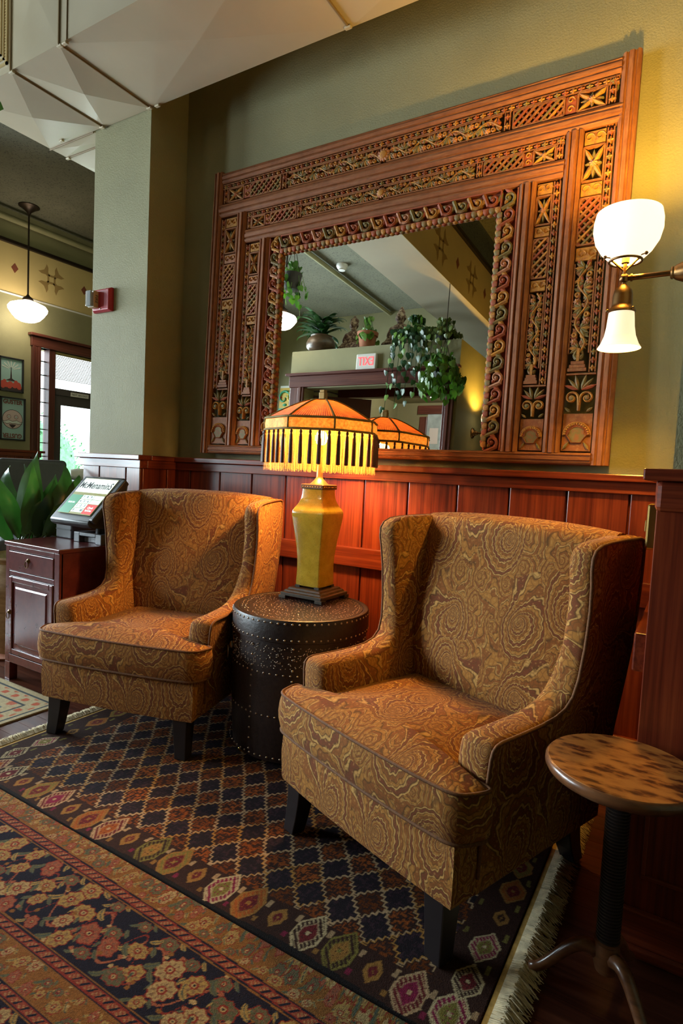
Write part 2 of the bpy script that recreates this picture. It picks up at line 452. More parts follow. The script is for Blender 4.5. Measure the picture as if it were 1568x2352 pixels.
dbox('bottom_rail', 2.29, 3.08, 0, .62, M_GREYDOOR, XF-.07, XF-.02, .004, leaf)
dbox('pane', 2.29, 3.08, .62, 1.86, M_GLASS, XF-.05, XF-.045, 0, leaf)
sg = thing('door_notice', 'white notice strip reading NOT AN EXIT on the street door', 'sign', (XF-.009, 2.555, 2.02))
box_obj('plate', 0, .003, -.135, .135, -.027, .027, M_WHITE, sg)
text('lettering', 'NOT AN EXIT', M_BLACK, sg, frame_m((.0035, 0, 0), (0, 1, 0), (0, 0, 1)), .038)
# outdoors, seen through the glass
M_LEAFOUT = plain('outdoor_foliage', (.10, .30, .12), .6, var=.6, vscale=9)
struct(box_obj('ground_outside', -16, XF-.3, -3, 9, -.35, -.25, plain('pale_paving', (.75, .74, .70), .8)))
for i, (bx, by, bz, br) in enumerate([(-11.0, 3.3, .7, 1.0), (-13.6, 5.6, 1.0, 1.3), (-10.4, 5.3, .4, .6)]):
    mb = MB()
    for k in range(900):
        v = Vector((random.gauss(0, 1), random.gauss(0, 1), random.gauss(0, 1))).normalized()*br*random.uniform(.75, 1.0)
        n_ = Vector((random.gauss(0, 1), random.gauss(0, 1), random.gauss(0, 1))).normalized(); t_ = n_.orthogonal().normalized(); s_ = n_.cross(t_); q = .055
        c_ = Vector((0, 0, br-.95+bz*0))+Vector((v.x, v.y, v.z+.0))
        mb.add([c_-t_*q, c_+s_*q*.5, c_+t_*q, c_-s_*q*.5], [(0, 1, 2, 3)])
    core = MB().sphere((0, 0, br-.95), br*.8, 16, 10)
    b = thing('garden_bush', ['round green bush outside the street door', 'tall green bush behind the other bushes outside the door', 'small low bush outside the street door'][i], 'bush', (bx, by, .65-.0))
    mb.build('leaves', M_LEAFOUT, b)['kind'] = 'stuff'
    core.build('branches', M_LEAFOUT, b, smooth=180)
# ------------------------------------------------------------------ sheet-metal duct under the ceiling
duct = thing('air_duct', 'cream painted sheet metal air duct with creased panels below the ceiling', 'duct', (-2.5, -.53, 3.044))
def duct_section(x0, x1, y0, y1, z0, z1, dip=.016):
    """box whose bottom and front panels are cross-broken into four shallow facets"""
    o = Vector(duct.location); mb = MB()
    x0 -= o.x; x1 -= o.x; y0 -= o.y; y1 -= o.y; z0 -= o.z; z1 -= o.z
    cx, cy, cz = (x0+x1)/2, (y0+y1)/2, (z0+z1)/2
    V = [(x0, y0, z0), (x1, y0, z0), (x1, y1, z0), (x0, y1, z0), (x0, y0, z1), (x1, y0, z1), (x1, y1, z1), (x0, y1, z1), (cx, cy, z0-dip), (cx, y0-dip*.4, cz), (cx, y1+dip*.4, cz)]
    mb.add(V, [(0, 1, 8), (1, 2, 8), (2, 3, 8), (3, 0, 8), (0, 1, 9), (1, 5, 9), (5, 4, 9), (4, 0, 9), (2, 3, 10), (3, 7, 10), (7, 6, 10), (6, 2, 10), (4, 5, 6, 7), (0, 4, 7, 3), (1, 2, 6, 5)])
    return mb.build('duct_section', M_DUCT, duct)
def duct_flange(x0, x1, y0, y1, z0, z1, g=.012):
    o = Vector(duct.location)
    mb = MB(); x0 -= o.x; x1 -= o.x; y0 -= o.y; y1 -= o.y; z0 -= o.z; z1 -= o.z
    mb.box(x0, x1, y0, y1, z0, z1); return mb.build('flange', M_DUCTSEAM, duct, bevel=.002)
ZT = 3.66
for a, b in ((-2.652, -1.425), (-1.415, -.10), (-.09, 1.2), (1.21, 2.35)): duct_section(a, b, -.80, -.266, 3.044, ZT)
duct_section(-3.045, -2.662, -.80, -.266, 3.044, ZT, .020)
duct_section(-3.56, -3.055, -.80, -.27, 3.044, ZT, .020)
duct_section(-3.56, -3.145, -.262, -.16, 3.044, ZT, .004)
duct_section(-3.56, -3.145, -.150, 1.3, 3.044, ZT, .020)
duct_section(-3.56, -3.145, 1.31, 2.8, 3.044, ZT, .020)
for x in (-3.05, -2.657, -1.42, -.095, 1.205):
    duct_flange(x-.005, x+.005, -.806, -.266, 3.037, 3.046)
    duct_flange(x-.004, x+.004, -.807, -.80, 3.037, ZT)
duct_flange(-2.600, -2.596, -.805, -.80, 3.037, ZT)
for y in (-.266, -.155, 1.305): duct_flange(-3.57, -3.145, y-.004, y+.004, 3.037, 3.046)
M_CLIP = plain('duct_corner_clip', (.5, .42, .28), .35)
for x, y in ((-3.05, -.795), (-3.05, -.28), (-2.657, -.795), (-2.62, -.795), (-2.657, -.28), (-2.60, -.275), (-1.42, -.28), (-3.55, -.155), (-3.40, -.30)):
    o = Vector(duct.location)
    MB().box(x-.016-o.x, x+.016-o.x, y-.009-o.y, y+.009-o.y, -.012, -.002).build('corner_clip', M_CLIP, duct, bevel=.003)
# embossed Greek-key edging at the far end of the duct front
mb = MB(); o = Vector(duct.location)
for k, (dx, dz, w_) in enumerate([(0, 0, .012), (.03, .03, .008), (.055, .055, .008)]):
    xa, xb, za, zb = -3.50+dx-o.x, -3.075-dx-o.x, .035+dz, ZT-o.z-.02-dz; y0 = -.808-o.y
    mb.box(xa, xb, y0, y0+.01, za, za+w_); mb.box(xa, xb, y0, y0+.01, zb-w_, zb); mb.box(xa, xa+w_, y0, y0+.01, za, zb); mb.box(xb-w_, xb, y0, y0+.01, za, zb)
for k in range(38):
    z = .05+k*.014; mb.box(-3.097-o.x, -3.084-o.x, -.807-o.y, -.797-o.y, z, z+.006)
mb.build('embossed_edging', plain('gilt_edging', (.42, .30, .13), .4), duct)
# rod hangers
for x in (-2.0, -.8, .6, -3.35):
    MB().tube([(x-o.x, -.53-o.y, ZT-o.z), (x-o.x, -.53-o.y, CEIL-o.z)], .006, 6).build('hanger_rod', M_METALDARK, duct)
# ------------------------------------------------------------------ paisley upholstery
def mk_paisley(name='paisley_chenille'):
    t = NT(name); uv = t.coord('UV')
    warp = t.vm('SUBTRACT', t.n('ShaderNodeTexNoise', i_Vector=uv, i_Scale=9.0, i_Detail=2.0).outputs[1], (.5, .5, .5))
    def layer(scale, off, rings, wamp, lobes=13, lamp=.20, comma=0.0, sw=5.0):
        p = t.vm('ADD', t.vm('MULTIPLY', uv, (scale, scale*.86, 0)), off)
        p = t.vm('ADD', p, t.vm('MULTIPLY', warp, (wamp, wamp, 0)))
        vo = t.n('ShaderNodeTexVoronoi', voronoi_dimensions='2D', i_Vector=p, i_Scale=1.0, i_Randomness=.75)
        d_ = t.vm('SUBTRACT', p, vo.outputs['Position'])
        sp = t.n('ShaderNodeSeparateXYZ', i_Vector=d_)
        x, y = sp.outputs[0], sp.outputs[1]
        rnd = t.n('ShaderNodeSeparateColor', i_Color=vo.outputs['Color'])
        r = t.math('SQRT', t.math('ADD', t.math('MULTIPLY', x, x), t.math('MULTIPLY', t.math('MULTIPLY', y, y), .62)))
        th = t.math('DIVIDE', t.math('ARCTAN2', y, x), 2*PI)
        sgn = t.math('SUBTRACT', t.math('MULTIPLY', t.math('GREATER_THAN', rnd.outputs[0], .5), 2), 1)
        if comma:   # level lines of a curled teardrop
            ang = t.math('ADD', t.math('MULTIPLY', th, 2*PI), t.math('MULTIPLY', rnd.outputs[1], 2*PI))
            cs = t.math('COSINE', t.math('SUBTRACT', ang, t.math('MULTIPLY', t.math('MULTIPLY', r, sw), sgn)))
            r = t.math('DIVIDE', r, t.math('ADD', t.math('MULTIPLY', cs, comma), 1.0))
            ph = t.math('ADD', t.math('MULTIPLY', t.math('LOGARITHM', t.math('ADD', r, .02), math.e), rings), t.math('MULTIPLY', th, sgn))
        else:
            ph = t.math('ADD', t.math('ADD', t.math('MULTIPLY', r, rings), t.math('MULTIPLY', th, sgn)), rnd.outputs[1])
        scal = t.math('MULTIPLY', t.math('SINE', t.math('MULTIPLY', th, 2*PI*lobes)), lamp)
        return t.math('FRACT', t.math('ADD', ph, scal)), r, rnd, vo
    fA, rA, cA, vA = layer(5.0, (.37, .15, 0), 1.75, .14, 21, .05, .50, 4.0)
    fB, rB, cB, vB = layer(12.0, (3.1, 1.7, 0), 1.35, .4, 9, .07, .50, 4.0)
    GOLD, OCH, RUST, WINE, OLV, DK = (.60, .33, .095), (.40, .165, .032), (.24, .070, .015), (.15, .028, .014), (.20, .105, .025), (.060, .020, .007)
    ca = t.ramp(fA, [(0, DK), (.04, GOLD), (.09, GOLD), (.12, DK), (.16, RUST), (.36, RUST), (.40, DK), (.44, OCH), (.58, OCH), (.62, DK), (.66, GOLD), (.71, GOLD), (.74, DK), (.78, WINE), (.94, WINE), (1, DK)])
    cb = t.ramp(fB, [(0, DK), (.10, OCH), (.38, OCH), (.46, DK), (.52, GOLD), (.62, RUST), (.90, RUST), (1, DK)])
    far = t.ramp(rA, [(.50, (0, 0, 0)), (.53, (1, 1, 1))])
    c = t.mix(far, ca, cb)
    # fine sprigs
    p = t.vm('ADD', t.vm('MULTIPLY', uv, (62, 54, 0)), t.vm('MULTIPLY', warp, (4, 4, 0)))
    ve = t.n('ShaderNodeTexVoronoi', voronoi_dimensions='2D', feature='DISTANCE_TO_EDGE', i_Vector=p, i_Scale=1.0)
    ln = t.ramp(ve.outputs['Distance'], [(.05, (1, 1, 1)), (.13, (0, 0, 0))])
    c = t.mix(t.math('MULTIPLY', ln, .42), c, (.08, .032, .010))
    vf = t.n('ShaderNodeTexVoronoi', voronoi_dimensions='2D', i_Vector=p, i_Scale=1.0)
    sp2 = t.ramp(vf.outputs['Distance'], [(.12, (1, 1, 1)), (.2, (0, 0, 0))])
    c = t.mix(t.math('MULTIPLY', sp2, .35), c, GOLD)
    weave = t.noise(uv, 700, 2)
    c = t.mix(.22, c, t.ramp(weave, [(.3, (.03, .012, .005)), (.7, (.55, .28, .08))]))
    t.p(Base_Color=c, Roughness=.85, Sheen_Weight=.04, Sheen_Roughness=.4, Specular_IOR_Level=.15)
    h = t.math('ADD', t.math('MULTIPLY', fA, .4), t.math('MULTIPLY', weave, .5))
    t.bump(h, .25, .003); return t.m
M_PAIS = mk_paisley()
M_PIPE = plain('upholstery_piping', (.15, .056, .014), .8, var=.4, vscale=160)
M_LEGDK = plain('ebony_leg', (.012, .009, .010), .35)

def offset_poly(poly, d):
    """moves a closed counter-clockwise polygon inwards by d"""
    n = len(poly); out = []
    for i in range(n):
        a, b, c = Vector(poly[i-1]), Vector(poly[i]), Vector(poly[(i+1) % n])
        e1 = (b-a).normalized(); e2 = (c-b).normalized()
        n1 = Vector((-e1.y, e1.x)); n2 = Vector((-e2.y, e2.x)); m_ = (n1+n2)
        m_ = m_/max(.35, m_.length_squared/2) if m_.length > 1e-6 else n1
        out.append(tuple(b+m_*d))
    return out
def smooth_poly(pts, it=2):
    for _ in range(it):
        out = []
        for i in range(len(pts)):
            a, b = pts[i], pts[(i+1) % len(pts)]
            out += [(a[0]*.75+b[0]*.25, a[1]*.75+b[1]*.25), (a[0]*.25+b[0]*.75, a[1]*.25+b[1]*.75)]
        pts = out
    return pts
def dense(pts, step):
    out = []
    for i in range(len(pts)):
        a, b = Vector(pts[i]), Vector(pts[(i+1) % len(pts)]); k = max(1, int((b-a).length/step))
        out += [tuple(a.lerp(b, j/k)) for j in range(k)]
    return out

def paisley_part(mb, name, parent, smooth=45):
    o = mb.build(name, M_PAIS, parent, smooth=smooth); box_uv(o.data); return o

def make_chair():
    root = bpy.data.objects.new('wing_chair', None); link(root); root.empty_display_size = .1
    # base under the cushion
    W, D_ = .348, .615
    base = dense([(-W, 0), (W, 0), (W, D_), (-W, D_)], .05)
    base = [(x, y-.012*(1-(x/W)**2) if y < .001 else y) for x, y in base]
    rings = []
    for ins, z in ((.012, .150), (.003, .154), (0, .166), (-.003, .245), (0, .300), (.012, .312)):
        rings.append([(x, y, z) for x, y in offset_poly(base, ins)])
    paisley_part(MB().loft(rings), 'base', root)
    # T-shaped seat cushion
    half = [(0, -.034), (.12, -.032), (.24, -.027), (.335, -.018), (.362, -.004), (.378, .030), (.388, .062), (.380, .076), (.330, .078), (.282, .082), (.270, .100), (.268, .25), (.266, .40), (.262, .505), (.240, .522), (.12, .528)]
    out = half+[(0, .530)]+[(-x, y) for x, y in reversed(half[1:])]
    out = dense(out, .03); out = smooth_poly(out, 1)
    c0 = (0, .055)
    rings = [[(x, y, z) for x, y in offset_poly(out, ins)] for ins, z in ((.020, .308), (.006, .313), (0, .322), (-.007, .350), (-.009, .375), (-.006, .405), (0, .428), (.005, .434), (.014, .438))]
    top = offset_poly(out, .014)
    for s in (.93, .82, .68, .5, .3, .12):
        crown = .034*(1-s**2.2)
        rings.append([(c0[0]+(x-c0[0])*s, c0[1]+.05*(1-s)+(y-c0[1])*s, .438+crown) for x, y in top])
    cu = paisley_part(MB().loft(rings), 'seat_cushion', root, 60)
    MB().tube([(x, y, .433) for x, y in offset_poly(out, .001)], .0048, 6, closed=True).build('piping', M_PIPE, cu, smooth=180)
    MB().tube([(x, y, .316) for x, y in offset_poly(out, .002)], .0048, 6, closed=True).build('piping', M_PIPE, cu, smooth=180)
    # back
    sec = [(.475, .33), (.490, .42), (.512, .55), (.540, .70), (.566, .83), (.585, .92), (.600, .975), (.622, 1.004), (.652, 1.014), (.690, 1.006), (.716, .980), (.724, .93), (.712, .75), (.690, .55), (.668, .38), (.655, .155), (.60, .155), (.56, .30)]
    sec = smooth_poly(sec, 1); rings = []
    for i in range(27):
        x = -.335+.67*i/26; q = 1-abs(x/.335)**2.6
        rings.append([(x*(1+.06*smoothstep(.5, 1, z)), y-(.034*q if y < .62 and z > .3 else 0)*min(1, (z-.3)/.2), z+(-.014+.016*q)*smoothstep(.9, 1.0, z)) for y, z in sec])
    bk = paisley_part(MB().loft(rings), 'backrest', root, 50)
    # wings running into the arms
    prof = [(.082, .152), (.082, .34), (.082, .490), (.086, .512), (.098, .524), (.120, .529), (.20, .529), (.285, .531), (.345, .537), (.385, .550), (.412, .575), (.427, .620), (.433, .70), (.432, .80), (.424, .870), (.416, .910), (.417, .942), (.432, .964), (.460, .977), (.51, .983), (.60, .988), (.695, .990), (.722, .984), (.732, .955), (.722, .80), (.700, .56), (.676, .36), (.660, .152)]
    prof = list(reversed(prof)); prof = dense(prof, .045)
    area_ = sum(prof[i-1][0]*prof[i][1]-prof[i][0]*prof[i-1][1] for i in range(len(prof)))
    if area_ < 0: prof.reverse()
    def xo(z, y): return .352+.046*smoothstep(.2, .95, z)-.01*smoothstep(.45, .75, y)*smoothstep(.6, 1, z)
    def th(z, y): return .098-.030*smoothstep(.48, .72, z)+.02*smoothstep(.5, .7, y)
    for sgn in (-1, 1):
        rings = []
        for k, (ins, fr) in enumerate(((.026, .0), (.012, .03), (.004, .12), (-.001, .30), (-.002, .55), (-.001, .80), (.001, .93), (.006, .99), (.014, 1.0))):
            pp = offset_poly(prof, ins)
            rings.append([(sgn*(xo(z, y)-th(z, y)*(1-fr)), y, z) for (y, z) in pp])
        if sgn > 0: rings.reverse()
        sd = paisley_part(MB().loft(rings), 'wing_arm', root, 50)
        pp = offset_poly(prof, .004)
        line = [(sgn*(xo(z, y)+.001), y, z) for y, z in pp if z > .16]
        # start the run where it leaves the floor end
        k0 = max(range(len(line)), key=lambda i: (Vector(line[i])-Vector(line[i-1])).length); line = line[k0:]+line[:k0]
        MB().tube(line, .0050, 6).build('piping', M_PIPE, sd, smooth=180)
    # legs
    for sgn in (-1, 1):
        rings = []
        for q in (0, .25, .5, .75, 1):
            z = .20*(1-q); h = .034-.010*q; cx, cy = sgn*(.290+.012*q*q), .040-.016*q*q
            rings.append([(cx-h, cy-h, z), (cx+h, cy-h, z), (cx+h, cy+h, z), (cx-h, cy+h, z)])
        MB().loft(rings).build('leg', M_LEGDK, root, bevel=.003)
        rings = []
        for q in (0, .25, .5, .75, 1):
            z = .20*(1-q); h = .034-.010*q; cx, cy = sgn*.288, .585+.055*q*q
            rings.append([(cx-h, cy-h, z), (cx+h, cy-h, z), (cx+h, cy+h, z), (cx-h, cy+h, z)])
        MB().loft(rings).build('leg', M_LEGDK, root, bevel=.003)
    return root
ch1 = make_chair()
RUGZ = .010
ch1.location = (-.730, -1.151, RUGZ); ch1.rotation_euler = (0, 0, math.radians(-19.87))
tag(ch1, 'paisley wing chair beside the small round pedestal table', 'armchair', 'pair of paisley wing chairs')
ch2 = copy_tree(ch1)
ch2.location = (-1.908, -1.006, RUGZ); ch2.rotation_euler = (0, 0, math.radians(14.87))
tag(ch2, 'paisley wing chair beside the dark red cabinet', 'armchair', 'pair of paisley wing chairs')
# ------------------------------------------------------------------ carved wooden mirror
U2 = 1.054; VH = 1.53
mir = thing('carved_mirror', 'large carved wooden mirror with pierced painted fretwork frame above the wainscot', 'mirror', (-1.3455, -.078, 1.215))
mir.rotation_euler = (math.radians(-1.65), 0, 0)
def worn(name, base, under, axis=None, th=(.50, .62)):
    t = NT(name); co = t.coord('Object', scale=(1, 1, 1) if axis is None else tuple(1 if i == axis else 16 for i in range(3)))
    n1 = t.noise(co, 9 if axis is not None else 55, 6, .7); n2 = t.noise(t.coord(), 30, 4)
    c = t.ramp(n2, [(.3, tuple(q*.82 for q in base)), (.7, tuple(min(1, q*1.18) for q in base))])
    f = t.ramp(n1, [(th[0], (0, 0, 0)), (th[1], (1, 1, 1))])
    t.p(Base_Color=t.mix(f, c, under), Roughness=.6, Specular_IOR_Level=.3); t.bump(n1, .3, .003); return t.m
W_H = worn('worn_rail_wood', (.245, .085, .030), (.32, .135, .056), 0)
W_V = worn('worn_stile_wood', (.245, .085, .030), (.32, .135, .056), 2)
C_RED = worn('carved_red', (.32, .075, .035), (.27, .10, .040))
C_OCH = worn('carved_ochre', (.46, .22, .045), (.29, .11, .040))
C_GRN = worn('carved_green', (.19, .15, .055), (.27, .115, .045))
C_WOOD = worn('carved_wood', (.28, .10, .036), (.36, .155, .058))
C_PINK = worn('carved_pink', (.48, .23, .13), (.31, .11, .045))
CM_ = [C_WOOD, C_RED, C_OCH, C_GRN, C_PINK]
def L3(a, b, h): return (a, -h, b)
def rail(name, a0, a1, b0, b1, horiz, mat, h=1.0):
    """moulded rail or stile; profile across its width"""
    w_ = (b1-b0) if horiz else (a1-a0)
    prof = [(0, -.024), (0, .004), (.08, .010), (.20, .013), (.25, .007), (.33, .007), (.38, .015), (.60, .017), (.66, .009), (.75, .009), (.80, .015), (.92, .011), (1, .004), (1, -.024)]
    n_ = 14; rings = []
    for k in range(n_+1):
        q = k/n_; ring = []
        for s_, hh in prof:
            j = .0012*math.sin(37*q+s_*9)
            ring.append((a0+(a1-a0)*q, -(hh*h+j), b0+w_*s_) if horiz else (a0+w_*s_, -(hh*h+j), b0+(b1-b0)*q))
        rings.append(ring)
    return MB().loft(rings).build(name, mat, mir, smooth=35)
# outer stiles, rails 1-3, inner stiles
rail('stile', -U2, -U2+.065, 0, VH, False, W_V); rail('stile', U2-.065, U2, 0, VH, False, W_V)
rail('rail', -U2+.065, U2-.065, 1.465, 1.522, True, W_H)
rail('rail', -U2+.05, U2-.05, 1.285, 1.355, True, W_H)
rail('stile', -U2+.182, -U2+.247, .045, 1.285, False, W_V, 1.15); rail('stile', U2-.247, U2-.182, .045, 1.285, False, W_V, 1.15)
rail('rail', -U2+.247, U2-.247, 1.122, 1.190, True, W_H)
rail('stile', -U2+.347, -U2+.415, .045, 1.122, False, W_V, 1.25); rail('stile', U2-.415, U2-.347, .045, 1.122, False, W_V, 1.25)
rail('rail', -U2+.065, U2-.065, 0, .047, True, W_H, 1.1)

def bar(m, p, q, w_, h0, h1, mat=None):
    if mat is not None: m.cur = mat
    d_ = Vector((q[0]-p[0], q[1]-p[1])); L_ = d_.length
    if L_ < 1e-5: return
    d_ /= L_; n_ = Vector((-d_.y, d_.x))*w_/2
    pts = [(p[0]+n_.x, p[1]+n_.y), (p[0]-n_.x, p[1]-n_.y), (q[0]-n_.x, q[1]-n_.y), (q[0]+n_.x, q[1]+n_.y)]
    m.prism(pts, h0, h1, L3)
def petal(m, c, ang, L_, W_, h=.008, mat=2, h0=-.012):
    m.cur = mat; ca, sa = math.cos(ang), math.sin(ang)
    P_ = lambda x, y, hh: L3(c[0]+ca*x-sa*y, c[1]+sa*x+ca*y, hh)
    out = [(0, 0), (L_*.3, -W_*.5), (L_*.65, -W_*.42), (L_, 0), (L_*.65, W_*.42), (L_*.3, W_*.5)]
    vs = [P_(x, y, h0) for x, y in out]+[P_(x, y, h*.55) for x, y in out]+[P_(L_*.2, 0, h), P_(L_*.75, 0, h*.9)]
    fs = [(i, (i+1) % 6, 6+(i+1) % 6, 6+i) for i in range(6)]+[(6, 7, 12), (7, 8, 13, 12), (8, 9, 13), (9, 10, 13), (10, 11, 12, 13), (11, 6, 12)]
    m.add(vs, fs)
def dome(m, c, r, h, mat=2, seg=8, h0=-.010):
    m.cur = mat
    m.loft([[L3(c[0]+q*r*math.cos(2*PI*k/seg), c[1]+q*r*math.sin(2*PI*k/seg), hh) for k in range(seg)] for q, hh in ((1, h0), (1, h*.5), (.75, h*.85), (.3, h))])
def flower(m, c, r, n_=6, mat=4, cmat=2, rot=0, h=.012):
    for k in range(n_): petal(m, c, rot+2*PI*k/n_, r, r*.75, h*.85, mat, -.006)
    dome(m, c, r*.32, h*1.15, cmat, 8)
def ringm(m, c, r, w_, mat=2, h=.010):
    m.cur = mat; n_ = 16
    m.loft([[L3(c[0]+rr*math.cos(2*PI*k/n_), c[1]+rr*math.sin(2*PI*k/n_), hh) for k in range(n_)] for rr, hh in ((r, -.012), (r, h*.7), (r-w_*.5, h), (r-w_, h*.7), (r-w_, -.012))], False, False)
def strand(m, pts, w0, w1, mat=2, h=.009, h0=-.012):
    m.cur = mat; n_ = len(pts); rings = []
    for i, p in enumerate(pts):
        a, b = pts[max(i-1, 0)], pts[min(i+1, n_-1)]; d_ = Vector((b[0]-a[0], b[1]-a[1])); d_ = d_.normalized() if d_.length > 1e-9 else Vector((1, 0)); nn = Vector((-d_.y, d_.x)); w_ = (w0+(w1-w0)*i/(n_-1))/2
        rings.append([L3(p[0]+nn.x*w_, p[1]+nn.y*w_, h0), L3(p[0]+nn.x*w_, p[1]+nn.y*w_, h*.6), L3(p[0], p[1], h), L3(p[0]-nn.x*w_, p[1]-nn.y*w_, h*.6), L3(p[0]-nn.x*w_, p[1]-nn.y*w_, h0)])
    m.loft(rings)
def spiral(c, r0, r1, a0, turns, n_=16): return [(c[0]+(r0+(r1-r0)*k/n_)*math.cos(a0+turns*2*PI*k/n_), c[1]+(r0+(r1-r0)*k/n_)*math.sin(a0+turns*2*PI*k/n_)) for k in range(n_+1)]
def lattice(m, a0, a1, b0, b1, pitch):
    rs = random.Random(int(a0*1000) % 977+5)
    for sg in (1, -1):
        c_ = -2.0
        while c_ < 4:
            pts = []
            # line b - b0 = sg*(a - a0) + c_
            for a in (a0, a1):
                b = b0+sg*(a-a0)+c_
                if b0 <= b <= b1: pts.append((a, b))
            for b in (b0, b1):
                a = a0+(b-b0-c_)/sg
                if a0 < a < a1: pts.append((a, b))
            if len(pts) == 2 and (Vector(pts[0])-Vector(pts[1])).length > .008: bar(m, pts[0], pts[1], .0072, -.012, .004+.003*(sg > 0), rs.choice((0, 2, 3, 1, 0)))
            c_ += pitch
    for p, q in (((a0, b0), (a1, b0)), ((a1, b0), (a1, b1)), ((a1, b1), (a0, b1)), ((a0, b1), (a0, b0))): bar(m, p, q, .006, -.012, .006, 0)
def plate(m, a0, a1, b0, b1, mat=2):
    bar(m, (a0, (b0+b1)/2), (a1, (b0+b1)/2), b1-b0-.004, -.012, .003, mat)
    n_ = max(2, round(max(a1-a0, b1-b0)/.035)); rs = random.Random(3)
    for k in range(n_):
        q = (k+.5)/n_
        c = (a0+(a1-a0)*q, (b0+b1)/2) if a1-a0 > b1-b0 else ((a0+a1)/2, b0+(b1-b0)*q)
        r_ = min(a1-a0, b1-b0)*.36
        strand(m, spiral(c, r_, r_*.25, 0, 1.0, 12), .006, .003, 2, .008, 0)
def crossflower(m, a0, a1, b0, b1):
    c = ((a0+a1)/2, (b0+b1)/2); la, lb = (a1-a0)/2, (b1-b0)/2
    for sa in (-1, 1):
        for sb in (-1, 1):
            ang = math.atan2(sb*lb, sa*la); petal(m, c, ang, math.hypot(la, lb)*.95, min(la, lb)*.42, .010, 2)
    for ang, l_ in ((0, la), (PI, la), (PI/2, lb), (-PI/2, lb)): petal(m, c, ang, l_*.8, min(la, lb)*.35, .005, 3)
    flower(m, c, min(la, lb)*.42, 7, 4, 4, .2, .015)
    for p, q in (((a0, b0), (a1, b0)), ((a1, b0), (a1, b1)), ((a1, b1), (a0, b1)), ((a0, b1), (a0, b0))): bar(m, p, q, .006, -.012, .005, 0)
def dotstrip(m, p, q, w_):
    """little flowers and dashes between two thin fillets"""
    d_ = Vector((q[0]-p[0], q[1]-p[1])); L_ = d_.length; d_ /= L_; n_ = Vector((-d_.y, d_.x)); k_ = max(2, round(L_/.030))
    for s_ in (-.5, .5): bar(m, (p[0]+n_.x*w_*s_, p[1]+n_.y*w_*s_), (q[0]+n_.x*w_*s_, q[1]+n_.y*w_*s_), .0045, -.012, .005, 0)
    for k in range(k_):
        c = (p[0]+d_.x*L_*(k+.5)/k_, p[1]+d_.y*L_*(k+.5)/k_)
        col = (2, 1, 3, 1)[k % 4]
        for j in range(4): petal(m, c, math.atan2(d_.y, d_.x)+j*PI/2, .0135, .0085, .008, col)
        dome(m, c, .003, .010, 2, 6)
def foliage(m, a0, a1, b0, b1, seed, horiz=True, sun=None):
    """wavy stem with leaves, flowers and rings filling a rectangle"""
    rs = random.Random(seed); L_ = (a1-a0) if horiz else (b1-b0); W_ = (b1-b0) if horiz else (a1-a0)
    T = (lambda s_, t_: (a0+s_, b0+W_/2+t_)) if horiz else (lambda s_, t_: (a0+W_/2+t_, b0+s_))
    hs = 1 if horiz else -1
    wl = W_*2.1; n_ = max(8, int(L_/.01)); amp = W_*.27
    strand(m, [T(L_*k/n_, amp*math.sin(2*PI*L_*k/n_/wl)) for k in range(n_+1)], .007, .007, 2, .008)
    k = 0; s_ = wl*.12
    while s_ < L_-wl*.08:
        side = 1 if math.sin(2*PI*s_/wl) < 0 else -1
        c = T(s_, side*W_*.26); t_ang = (0 if horiz else PI/2)
        if k % 3 == 0:
            for j in range(5): petal(m, T(s_, side*W_*.02), t_ang+hs*side*(PI/2+(j-2)*.55), W_*.48, W_*.19, .009, (3, 3, 2, 3, 3)[j])
        elif k % 3 == 1: flower(m, c, W_*.20, 6, 4, 2, rs.random(), .013)
        else:
            ringm(m, c, W_*.14, .007, 2)
            for j in (-1, 1): petal(m, T(s_+j*W_*.16, side*W_*.12), t_ang+hs*side*PI/2+j*.7, W_*.34, W_*.15, .008, 1 if j < 0 else 3)
        for j in range(5): petal(m, T(s_+wl*rs.uniform(.0, .16), -side*W_*rs.uniform(0, .12)), t_ang-hs*side*(PI/2+(j-2)*.55+rs.uniform(-.2, .2)), W_*rs.uniform(.34, .5), W_*.17, rs.uniform(.004, .008), rs.choice((3, 3, 0, 1, 2)))
        for j in range(2): petal(m, T(s_+wl*rs.uniform(-.05, .1), side*W_*.12), t_ang+hs*side*PI/2+rs.uniform(-1.3, 1.3), W_*.40, W_*.18, .005, rs.choice((3, 0, 1)))
        s_ += wl*.165; k += 1
    for t_ in (-.5, .5): bar(m, T(0, t_*W_), T(L_, t_*W_), .005, -.012, .005, 0)
    if sun is not None: flower(m, sun, W_*.36, 12, 4, 2, 0, .014); dome(m, sun, W_*.25, .016, 2, 14)
def scrolls(m, a0, a1, b0, b1):
    cx = (a0+a1)/2; w_ = (a1-a0)/2; h_ = b1-b0
    for s_ in (-1, 1):
        c = (cx+s_*w_*.52, b0+h_*.40); strand(m, [(cx, b0+h_*.05)]+spiral(c, w_*.46, w_*.12, PI if s_ > 0 else 0, -1.25*s_, 18), .009, .005, 2)
        dome(m, c, w_*.2, .010, 3)
        for j in range(3): petal(m, (cx+s_*w_*.1, b0+h_*.62), PI/2-s_*(.25+.5*j), h_*.42, w_*.26, .008, (3, 3, 1)[j])
        petal(m, (cx+s_*w_*.55, b0+h_*.02), PI/2-s_*.9, h_*.2, w_*.2, .006, 3)
